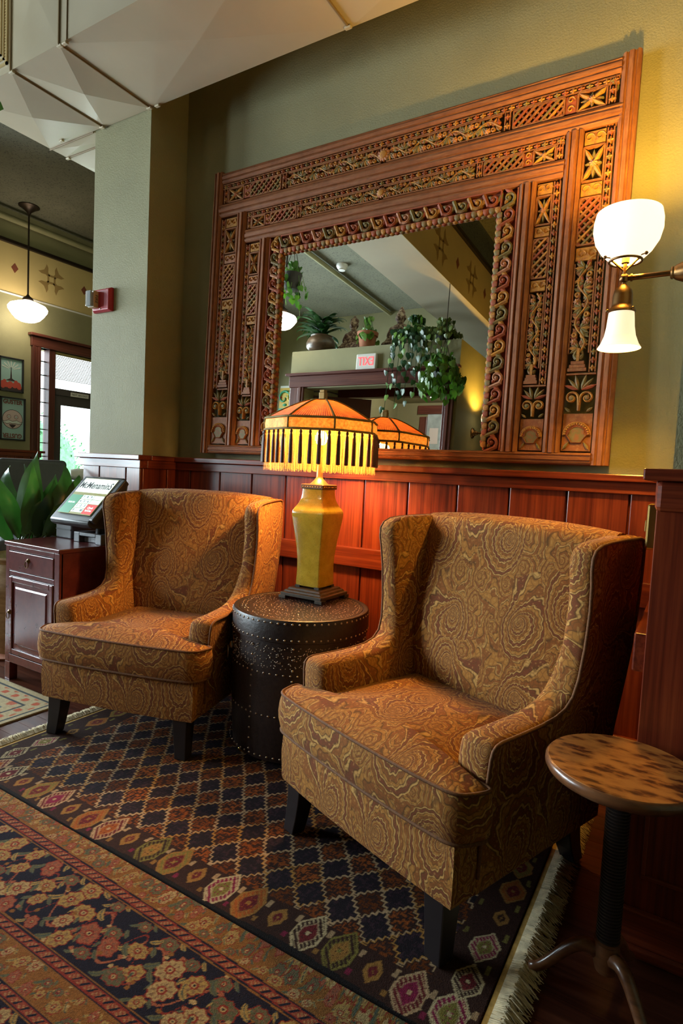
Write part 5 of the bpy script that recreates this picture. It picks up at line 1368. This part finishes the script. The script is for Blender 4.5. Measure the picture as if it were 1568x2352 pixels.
# second rug in front: broad floral border
R2Y1 = R1Y0-.004
def rug2(X_, Y_):
    s_ = R2Y1-Y_; s_ = s_-.030*(X_+1.835)*np.clip((.30-s_)/.14, 0, 1)*np.clip(s_/.05, 0, 1); s_ = s_-.010*np.sin(X_*2.2+.8)*np.clip(s_*8, 0, 1)
    x_ = X_; c = np.zeros(X_.shape+(3,)); c[:] = (.012, .011, .022)
    n1 = lambda f, a=0: np.sin(x_*f+a)*np.cos(s_*f*1.1+a*2)
    BG = (.010, .009, .018); OCR = (.175, .075, .020); RED = (.17, .024, .016); CR = (.31, .22, .10); GRN = (.085, .085, .045); PK = (.24, .075, .040); YEL = (.28, .185, .060); TEAL = (.045, .065, .058)
    def flowers(lo, hi, pitch, r0, bg, petals, seed, stems=True):
        inb = (s_ >= lo) & (s_ < hi); put(c, inb, bg)
        mid = (lo+hi)/2; w_ = hi-lo
        if stems:
            wave = mid+.30*w_*np.sin(2*PI*x_/(pitch*2.0))
            put(c, inb & (np.abs(s_-wave) < .0042), PK); wave2 = mid+.33*w_*np.sin(2*PI*x_/(pitch*1.3)+2); put(c, inb & (np.abs(s_-wave2) < .003), RED)
        nrow = max(1, int(round(w_/(pitch*.62))))
        for r in range(nrow):
            sc0 = lo+w_*(r+.5)/nrow
            xc = (x_+(.5*pitch if r % 2 else 0))/pitch; i = np.floor(xc)
            jx = (hash2(i, r, seed)-.5)*pitch*.35; js = (hash2(i, r, seed+1)-.5)*w_/nrow*.4
            dx = (xc-i-.5)*pitch-jx; ds = (s_-sc0)-js; rr = np.hypot(dx, ds); an = np.arctan2(ds, dx)
            k_ = np.floor(hash2(i, r, seed+2)*5); R_ = r0*(.62+.55*hash2(i, r, seed+3))
            pet = R_*(1+.09*np.sin(an*np.where(k_ < 2, 9, 7)+k_*1.7)+.14*np.cos(an*2+k_*2.1))
            cols = np.array([YEL, CR, PK, GRN, YEL])*.95; c1 = cols[k_.astype(int)]
            m_ = inb & (rr < pet*1.12); put(c, m_, RED)
            m_ = inb & (rr < pet); c[m_] = c1[m_]
            m_ = inb & (rr < pet*.80) & (np.sin(an*np.where(k_ < 2, 10, 8)) > .2) & (rr > pet*.42); put(c, m_, (.14, .07, .045), .7)
            m_ = inb & (rr < R_*.42); put(c, m_, RED); m_ = inb & (rr < R_*.24); put(c, m_, CR); m_ = inb & (rr < R_*.10); put(c, m_, BG)
            # curled leaves beside each bloom
            for sx_ in (-1, 1):
                ex, es = dx-sx_*R_*1.45, ds+sx_*R_*.75; la = .75*sx_
                uu, vv = ex*math.cos(la)+es*math.sin(la), -ex*math.sin(la)+es*math.cos(la); lf = inb & ((uu/(R_*.85))**2+((vv+uu*uu*14)/(R_*.30))**2 < 1)
                lc = np.where((hash2(i, r, seed+6+sx_) > .5)[..., None], np.array(GRN), np.array(YEL)*.9); c[lf] = lc[lf]
                put(c, lf & (np.abs(vv+uu*uu*14) < R_*.06), TEAL)
            # small buds
            for q in range(3):
                bx_ = (hash2(i, r, seed+10+q)-.5)*pitch; bs = (hash2(i, r, seed+20+q)-.5)*w_/nrow*1.4
                put(c, inb & (np.hypot(dx-bx_, ds-bs) < r0*.24) & (rr > pet*1.1), (CR, PK, OCR)[q])
    def barber(lo, hi):
        inb = (s_ >= lo) & (s_ < hi); w_ = hi-lo; put(c, inb, RED)
        put(c, inb & ((s_ < lo+w_*.10) | (s_ > hi-w_*.10)), OCR); put(c, inb & (((s_ > lo+w_*.10) & (s_ < lo+w_*.20)) | ((s_ < hi-w_*.10) & (s_ > hi-w_*.2))), BG)
        z = (x_+(s_-lo)*.9)/.026; f = z-np.floor(z); core = inb & (s_ > lo+w_*.28) & (s_ < hi-w_*.28)
        put(c, core, PK, .45); put(c, core & (f < .26), BG); put(c, core & (f > .5) & (tri((x_-(s_-lo)*1.2)/.013) < .4), CR, .6)
    flowers(-.02, .056, .046, .0150, OCR, 6, 3, False)
    barber(.056, .098)
    flowers(.098, .305, .094, .0265, BG, 8, 11)
    barber(.305, .342)
    flowers(.342, .412, .050, .014, OCR, 6, 21, False)
    barber(.412, .442)
    flowers(.442, .66, .09, .022, BG, 8, 31)
    c *= (.78+.44*rng.random(X_.shape))[..., None]
    return c
ys2 = np.concatenate([np.arange(-3.2, R2Y1-.60, .02), np.arange(R2Y1-.60, R2Y1+1e-6, .0027)])
make_rug('floral_border_rug', 'navy rug with wide floral and striped borders in front of the tribal rug', np.arange(-2.15, -.36, .0027), ys2, rug2, .0075, M_RUG)
def rug3(X_, Y_):
    c = np.zeros(X_.shape+(3,)); c[:] = (.42, .34, .20); dx = np.minimum(X_+3.55, -2.445-X_); dy = np.minimum(Y_+1.95, -.86-Y_); e_ = np.minimum(dx, dy)
    put(c, (e_ > .03) & (e_ < .04), (.05, .06, .07)); put(c, (e_ > .115) & (e_ < .125), (.05, .06, .07))
    put(c, (e_ > .05) & (e_ < .105) & (np.sin(X_*75)*np.sin(Y_*75) > .25), (.42, .10, .05)); put(c, (e_ > .125) & (np.sin(X_*48+Y_*20)*np.sin(Y_*48-X_*20) > .35), (.45, .13, .07)); put(c, (e_ > .14) & (np.sin(X_*40)*np.sin(Y_*40) > .85), (.10, .14, .14))
    c *= (.85+.3*rng.random(X_.shape))[..., None]; return c
r3 = make_rug('cream_rug', 'cream rug with red blooms and dark guard lines in front of the cabinet', np.arange(-3.55, -2.44, .006), np.arange(-1.95, -.855, .006), rug3, .006, M_RUG)
# ------------------------------------------------------------------ the part of the room seen in the mirror
VX0, VX1, VY, VZ = -4.25, -2.14, -3.30, 2.74
m = MB()
m.box(VX0, -4.03, VY-.15, VY, 0, VZ); m.box(-2.28, VX1, VY-.15, VY, 0, VZ); m.box(-4.03, -2.28, VY-.15, VY, 2.30, VZ)
m.box(VX1-.15, VX1, YB, VY-.15, 0, VZ); m.box(VX0, VX0+.12, YB, VY-.15, 0, VZ); m.box(VX0+.12, VX1-.15, YB, VY-.15, VZ-.12, VZ-.02)
vest = struct(m.build('wall_vestibule', M_FAR))
dv = bpy.data.objects.new('door_2', None); link(dv); struct(dv)
box_obj('casing', VX0+.03, -4.03, VY, VY+.03, 0, 2.31, M_CASE, dv, .006); box_obj('casing', -2.28, VX1-.03, VY, VY+.03, 0, 2.31, M_CASE, dv, .006)
box_obj('casing_fillet', -4.10, -4.06, VY+.03, VY+.042, 0, 2.31, M_CASE, dv, .004); box_obj('casing_fillet', -2.25, -2.21, VY+.03, VY+.042, 0, 2.31, M_CASE, dv, .004)
box_obj('head_casing', VX0+.01, VX1-.02, VY, VY+.035, 2.31, 2.44, M_CASE_X, dv, .006); box_obj('head_cap', VX0-.03, VX1+.02, VY, VY+.07, 2.44, 2.47, M_CASE_X, dv, .006)
M_DLEAF = plain('door_oxblood', (.085, .028, .024), .4)
# open leaf swung into the vestibule
MB().obox((-3.72, -3.66, 1.13), (.86, -.51, 0), (.51, .86, 0), (0, 0, 1), .35, .02, 1.12).build('door_leaf', M_DLEAF, dv, bevel=.004)
MB().tube([(-3.93, VY-.05, 2.27), (-3.75, VY-.10, 2.27), (-3.66, VY-.16, 2.25)], .009, 6).build('door_closer', M_METALDARK, dv)
# second doorway inside
d3 = bpy.data.objects.new('door_3', None); link(d3); struct(d3)
box_obj('head_casing', -3.76, -2.9, YB+.0, YB+.06, 2.44, 2.57, M_CASE_X, d3, .006)
box_obj('red_lintel', VX0+.12, VX1-.15, -4.3, -4.2, 2.36, VZ-.12, plain('red_lintel_paint', (.10, .018, .014), .4), vest)
for x0, x1 in ((-3.72, -3.60), (-3.05, -2.93)): box_obj('casing', x0, x1, YB, YB+.05, 0, 2.40, M_CASE, d3, .006)
box_obj('glazed_leaf', -3.60, -3.05, YB+.0, YB+.02, 0, 2.44, plain('pale_notice_glass', (.42, .50, .52), .2, var=.3, vscale=6), d3)
rs = random.Random(2)
for k in range(9):
    x_ = -3.57+.17*(k % 3)+rs.uniform(0, .04); z_ = 1.35+.32*(k//3); box_obj('posted_sheet', x_, x_+.14, YB+.02, YB+.024, z_, z_+.24, plain('posted_paper', (.6+.2*rs.random(), .62, .6), .7), d3)
vl = thing('ceiling_light', 'small white ceiling light inside the vestibule', 'ceiling light', (-3.0, -4.7, VZ-.12))
MB().lathe([(.10, 0), (.10, -.02), (.08, -.05), (.02, -.065)], seg=20).build('diffuser', emit('vestibule_light', (1, .92, .78), 8), vl, smooth=60)
point('vestibule_ceiling_offscreen', (0, 0, -.13), 26, (1, .93, .82), .06, vl)
sd = thing('security_camera', 'white dome security camera inside the vestibule doorway', 'camera', (-2.72, VY-.30, VZ-.12))
MB().lathe([(.05, 0), (.05, -.03), (.045, -.04)], seg=20).build('mount', M_WHITE, sd, smooth=40); MB().sphere((0, 0, -.045), .04, 16, 8).build('dome', M_BLACK, sd, smooth=180)
# exit sign
ex = thing('exit_sign', 'white exit sign with red letters above the vestibule doorway', 'sign', (-3.205, VY, 2.556))
MB().box(-.125, .125, 0, .05, -.085, .09).build('case', M_WHITE, ex, bevel=.012, seg=3)
text('lettering', 'EXIT', emit('exit_red', (1, .05, .06), 2.2), ex, frame_m((0, .0515, 0), (-1, 0, 0), (0, 0, 1)), .135, .001, sx=.72)
# sconce, detector, second pendant
make_sconce('brass sconce with opal bowl and bell on the vestibule wall', (VX1, -3.84, 1.86), 0, 'brass wall sconces', 26, 'vestibule_sconce_%s_offscreen')
sm = thing('smoke_detector', 'white smoke detector on the ceiling', 'detector', (-4.19, -4.15, CEIL))
MB().lathe([(.075, 0), (.075, -.025), (.06, -.05), (.04, -.062), (.01, -.066)], seg=24).build('housing', M_WHITE, sm, smooth=40); MB().lathe([(.045, -.050), (.045, -.075), (.01, -.078)], seg=16).build('sensor', M_WHITE, sm, smooth=40)
pendant('opal schoolhouse pendant before the vestibule doorway', (-4.20, -3.0, CEIL), .98, .165, 7)
# carved and painted panel on the wall
cp = thing('painted_panel', 'bright painted carved panel on the wall beside the vestibule', 'wall panel', (-5.25, YB+.012, 2.45))
PGN = plain('panel_green', (.05, .35, .18), .5); PYL = plain('panel_yellow', (.62, .40, .04), .5); PCR = plain('panel_crimson', (.42, .03, .05), .5); PWT = plain('panel_white', (.75, .78, .70), .5)
box_obj('board', -1.2, 1.0, 0, .03, -.75, .52, PWT, cp, .004)
rs = random.Random(6); CMp = [PGN, PYL, PCR, PWT]; mbp = MB()
def W3(a, b, h): return (a, .03+h, b)
for bz, hz in ((.12, .36), (-.34, .24), (-.68, .2)):
    mb = MB(); mb.box(-1.2, 1.0, .03, .034, bz, bz+hz); mb.build('field', PYL if bz > 0 else PWT, cp)
    mb = MB(); mb.box(-1.2, 1.0, .03, .045, bz-.04, bz); mb.build('green_fillet', PGN, cp)
    mb = MB()
    for k in range(11):
        c = (-1.1+.2*k, bz+hz/2)
        mb.cur = k % 3 if bz > 0 else (0 if k % 2 else 3)
        mb.tube([W3(c[0]+(hz*.42-hz*.028*j)*math.cos(j*.5+k), c[1]+(hz*.42-hz*.028*j)*math.sin(j*.5+k), .012) for j in range(14)], [.028-.0015*j for j in range(14)], 6)
        for j in range(3):
            a = rs.uniform(0, 2*PI); mb.cur = rs.choice((0, 2, 3)); mb.sphere(W3(c[0]+.09*math.cos(a), c[1]+hz*.35*math.sin(a), .008), .035, 8, 5, (1.3, .4, .7))
    mb.build('scroll_carving', CMp, cp, smooth=180)

# plants -------------------------------------------------------------------
def heart_leaf(s_, mat, name='leaf'):
    mb = MB(); out = [(0, 0), (.28, .10), (.46, -.10), (.44, -.40), (.22, -.75), (0, -1.0), (-.22, -.75), (-.44, -.40), (-.46, -.10), (-.28, .10)]
    vs = [(x*s_, .10*s_*(abs(x)*1.6-.35*y*y), y*s_) for x, y in out]+[(0, -.04*s_, -.30*s_), (0, -.02*s_, -.68*s_)]
    mb.add(vs, [(0, 10, 1), (0, 9, 10), (1, 10, 2), (9, 8, 10), (2, 10, 3), (8, 7, 10), (3, 10, 11, 4), (7, 6, 11, 10), (4, 11, 5), (6, 5, 11)])
    return mb.mesh(name, mat, 60)
M_PALELEAF = mk_leaf('pale_leaf_green', (.10, .16, .04), (.26, .34, .11))
HL = [heart_leaf(.070, M_POTHOS), heart_leaf(.055, M_POTHOS), heart_leaf(.085, M_POTHOS)]
HD = [heart_leaf(.075, M_DARKLEAF), heart_leaf(.06, M_DARKLEAF), heart_leaf(.065, M_POTHOS)]
def vine_plant(root, n_vines, L_, spread, seed, meshes, top=(0, 0, 0), nl=9, updome=.12):
    rs = random.Random(seed); mbv = MB()
    for v in range(n_vines):
        a = 2*PI*v/n_vines+rs.uniform(-.3, .3); ln_ = L_*rs.uniform(.35, 1.0); r_ = spread*rs.uniform(.6, 1.1); pts = []
        for k in range(nl):
            q_ = k/(nl-1); rr = r_*(1-(1-q_)**2.2); z_ = updome*math.sin(min(1, q_*2.2)*PI)*(1-q_)-ln_*q_**1.6
            pts.append(Vector((top[0]+rr*math.cos(a+q_*.5), top[1]+rr*math.sin(a+q_*.5), top[2]+z_)))
        mbv.tube(pts, .0025, 4)
        for k in range(1, nl):
            p = pts[k]+Vector((rs.uniform(-.02, .02), rs.uniform(-.02, .02), rs.uniform(-.01, .03)))
            inst(rs.choice(meshes), 'leaf', root, p, (rs.uniform(-.3, .7), rs.uniform(-.5, .5), a+PI/2+rs.uniform(-.9, .9)))
    mbv.build('vines', M_POTHOS, root)
def chain(root, z0, z1, xs=((0, 0),)):
    mb = MB()
    for x, y in xs: mb.tube([(x, y, z0), (0, 0, z0+.30)], .003, 5)
    mb.tube([(0, 0, z0+.30), (0, 0, z1)], .004, 5)
    mb.build('hanger', M_METALDARK, root)
M_BASKET = plain('dark_basket', (.03, .025, .02), .6, bump=.6, bscale=70)
hp = thing('hanging_pothos', 'full pothos in a basket hung near the vestibule corner', 'plant', (-2.20, -3.02, 2.36), 0, 'hanging pothos plants')
MB().lathe([(.05, -.13), (.085, -.12), (.105, -.02), (.115, 0), (.105, 0), (.02, -.03)], seg=20).build('basket', M_BASKET, hp, smooth=50)
chain(hp, 0, CEIL-2.36, ((.1, 0), (-.05, .087), (-.05, -.087))); vine_plant(hp, 26, .28, .25, 5, HL, (0, 0, 0), 9, .17)
hq = thing('trailing_ivy', 'dark trailing ivy spilling over the vestibule edge', 'plant', (-2.68, VY-.10, VZ), 0)
MB().lathe([(.07, 0), (.085, .005), (.10, .14), (.105, .15), (.095, .15), (.02, .13)], seg=20).build('pot', M_BASKET, hq, smooth=50)
vine_plant(hq, 16, .06, .16, 9, HD, (0, .04, .16), 8, .16)
hv = thing('light_pothos', 'pale green pothos spreading over the vestibule corner', 'plant', (-2.38, VY-.12, VZ))
MB().lathe([(.07, 0), (.085, .005), (.095, .10), (.10, .11), (.09, .11), (.02, .09)], seg=20).build('pot', M_BASKET, hv, smooth=50)
PLF = [heart_leaf(.06, M_PALELEAF), heart_leaf(.05, M_PALELEAF)]
vine_plant(hv, 20, .04, .17, 19, PLF, (0, .0, .12), 8, .16)
rs = random.Random(77)
for k in range(15):      # long strands over the front edge
    root, lm, x0_, dz = (hq, HD, -.20+.05*k, rs.uniform(.25, .75)*(1-.05*k)) if k < 9 else (hv, PLF, -.16+.055*(k-9), rs.uniform(.08, .22))
    pts = [Vector((x0_*.6, .05, .15)), Vector((x0_*.9, .17, .13)), Vector((x0_, .205, -.06)), Vector((x0_*1.1, .21, -.06-dz))]
    MB().tube(pts, .003, 5).build('vines', M_DARKLEAF, root)
    nl_ = int(7+dz*14)
    for j in range(nl_):
        q_ = j/(nl_-1)*2.99; p = pts[int(q_)].lerp(pts[min(3, int(q_)+1)], q_-int(q_)); inst(rs.choice(lm), 'leaf', root, p+Vector((rs.uniform(-.03, .03), .01, 0)), (rs.uniform(-.2, .5), rs.uniform(-.4, .4), PI+rs.uniform(-.7, .7)))
hr = thing('hanging_pothos', 'pothos in a slatted hanging pot beside the pendant lamp', 'plant', (-3.72, -2.5, 3.30), 0, 'hanging pothos plants')
MB().lathe([(.05, -.17), (.075, -.165), (.095, -.02), (.10, 0), (.09, 0), (.02, -.03)], seg=16).build('basket', M_BASKET, hr, smooth=30)
chain(hr, 0, CEIL-3.30, ((.09, 0), (-.045, .08), (-.045, -.08))); vine_plant(hr, 9, .42, .15, 12, HL, (0, 0, 0), 7, .12)
nh = thing('hanging_pothos', 'pothos leaf tips trailing from a hanging pot under the air duct', 'plant', (-3.20, -1.06, 2.72), 0, 'hanging pothos plants')
tc = thing('terracotta_pothos', 'pothos in a terracotta pot between the two statues', 'plant', (-3.31, VY-.13, VZ))
MB().lathe([(.075, 0), (.08, .002), (.105, .15), (.118, .15), (.122, .19), (.112, .19), (.10, .15), (.01, .14)], seg=24).build('pot', plain('terracotta_pot', (.36, .13, .06), .75, var=.2), tc, smooth=40)
vine_plant(tc, 11, .10, .13, 15, HL, (0, 0, .18), 6, .22)
dp = thing('potted_dracaena', 'dark leaved plant in a round brown pot above the vestibule', 'plant', (-3.95, VY-.15, VZ))
MB().lathe([(.09, 0), (.12, .004), (.17, .06), (.175, .11), (.15, .17), (.125, .19), (.13, .205), (.118, .205), (.10, .18), (.01, .17)], seg=28).build('pot', mk_pot('brown_stoneware', (.055, .035, .022), (.13, .085, .05)), dp, smooth=50)
bl = [MB(), MB()]
def strap(L_, W_):
    mb = MB(); rows_ = []
    for k in range(9):
        q_ = k/8; wv = W_*math.sin(PI*(.08+.92*q_)**.8)+.001; rows_.append([(-wv, L_*q_*math.cos(.2+1.15*q_*q_)*.0+L_*math.sin(1.25*q_)*.62, L_*q_*(1-.62*q_)+.0), (0, L_*math.sin(1.25*q_)*.62, L_*q_*(1-.62*q_)-.006), (wv, L_*math.sin(1.25*q_)*.62, L_*q_*(1-.62*q_))])
    mb.loft(rows_, False, False, closed=False); return mb.mesh('leaf', M_DARKLEAF, 60)
SM = [strap(.42, .028), strap(.34, .024), strap(.50, .026)]; rs = random.Random(22)
for k in range(64): inst(rs.choice(SM), 'leaf', dp, (0, 0, .17+rs.uniform(0, .24)), (rs.uniform(-.95, .05), 0, rs.uniform(0, 2*PI)), (1.25, .9, .85))
MB().tube([(0, 0, .15), (.01, 0, .42)], .014, 6).build('stem', M_BASKET, dp)

# statues -------------------------------------------------------------------
def mk_stone():
    t = NT('weathered_stone'); n_ = t.noise(t.coord(), 22, 6, .75); t.p(Base_Color=t.ramp(n_, [(.34, (.040, .022, .016)), (.48, (.12, .06, .04)), (.58, (.42, .32, .22))]), Roughness=.85); t.bump(n_, .6, .01); return t.m
M_STONE = mk_stone()
def statue(label, loc, rz, s_, kind):
    st = thing('seated_statue', label, 'statue', loc, rz, 'seated statues above the vestibule'); mb = MB(); E = lambda c, r: mb.sphere(c, 1, 14, 10, r)
    E((0, 0, .05), (.17, .12, .05)); E((.10, -.07, .09), (.10, .06, .045)); E((-.10, -.07, .09), (.10, .06, .045)); E((0, -.10, .085), (.10, .04, .035))
    E((0, .01, .19), (.095, .07, .13)); E((0, .0, .29), (.115, .06, .05))
    for q_ in (-1, 1): E((q_*.115, .0, .26), (.035, .035, .06)); E((q_*.125, -.03, .19), (.03, .035, .08)); E((q_*.075, -.085, .135), (.07, .03, .03))
    E((0, -.01, .345), (.035, .035, .04)); E((0, -.015, .41), (.058, .062, .072)); E((0, -.077, .405), (.012, .014, .022)); E((.06, -.01, .405), (.012, .016, .03)); E((-.06, -.01, .405), (.012, .016, .03))
    E((0, 0, .47), (.045 if kind else .06, .045 if kind else .06, .045)); E((0, 0, .51), (.022, .022, .035))
    o = mb.build('figure', M_STONE, st); rm = o.modifiers.new('fuse', 'REMESH'); rm.mode = 'VOXEL'; rm.voxel_size = .010; rm.use_smooth_shade = True
    sm_ = o.modifiers.new('soft', 'SMOOTH'); sm_.iterations = 3
    MB().lathe([(.19, 0), (.20, .01), (.19, .03), (.16, .032)], seg=28).build('plinth', M_STONE, st, smooth=40)
    st.scale = (s_, s_, s_); return st
statue('dark seated stone statue between dracaena and terracotta pot', (-3.62, VY-.34, VZ), PI, .88, 0)
statue('mottled seated stone statue between terracotta pot and trailing ivy', (-3.02, VY-.36, VZ), PI, .98, 1)
# near hanging pot, just outside the picture; one leaf reaches in
MB().lathe([(.05, -.20), (.08, -.19), (.10, -.02), (.105, 0), (.095, 0), (.02, -.03)], seg=16).build('basket', M_BASKET, nh, smooth=30)
MB().tube([(0, 0, 0), (.12, 0, .06), (.28, 0, .02), (.42, 0, -.035)], .003, 5).build('vines', M_POTHOS, nh)
chain(nh, 0, CEIL-2.72, ((.09, 0), (-.045, .08), (-.045, -.08)))
for k, (x_, z_) in enumerate(((.10, .05), (.2, .04), (.30, .0), (.425, -.035))): inst(HL[2], 'leaf', nh, (x_, 0, z_), (.25, -1.15, .2*k-.3))
vine_plant(nh, 8, .15, .14, 33, HL, (0, 0, 0), 6, .10)
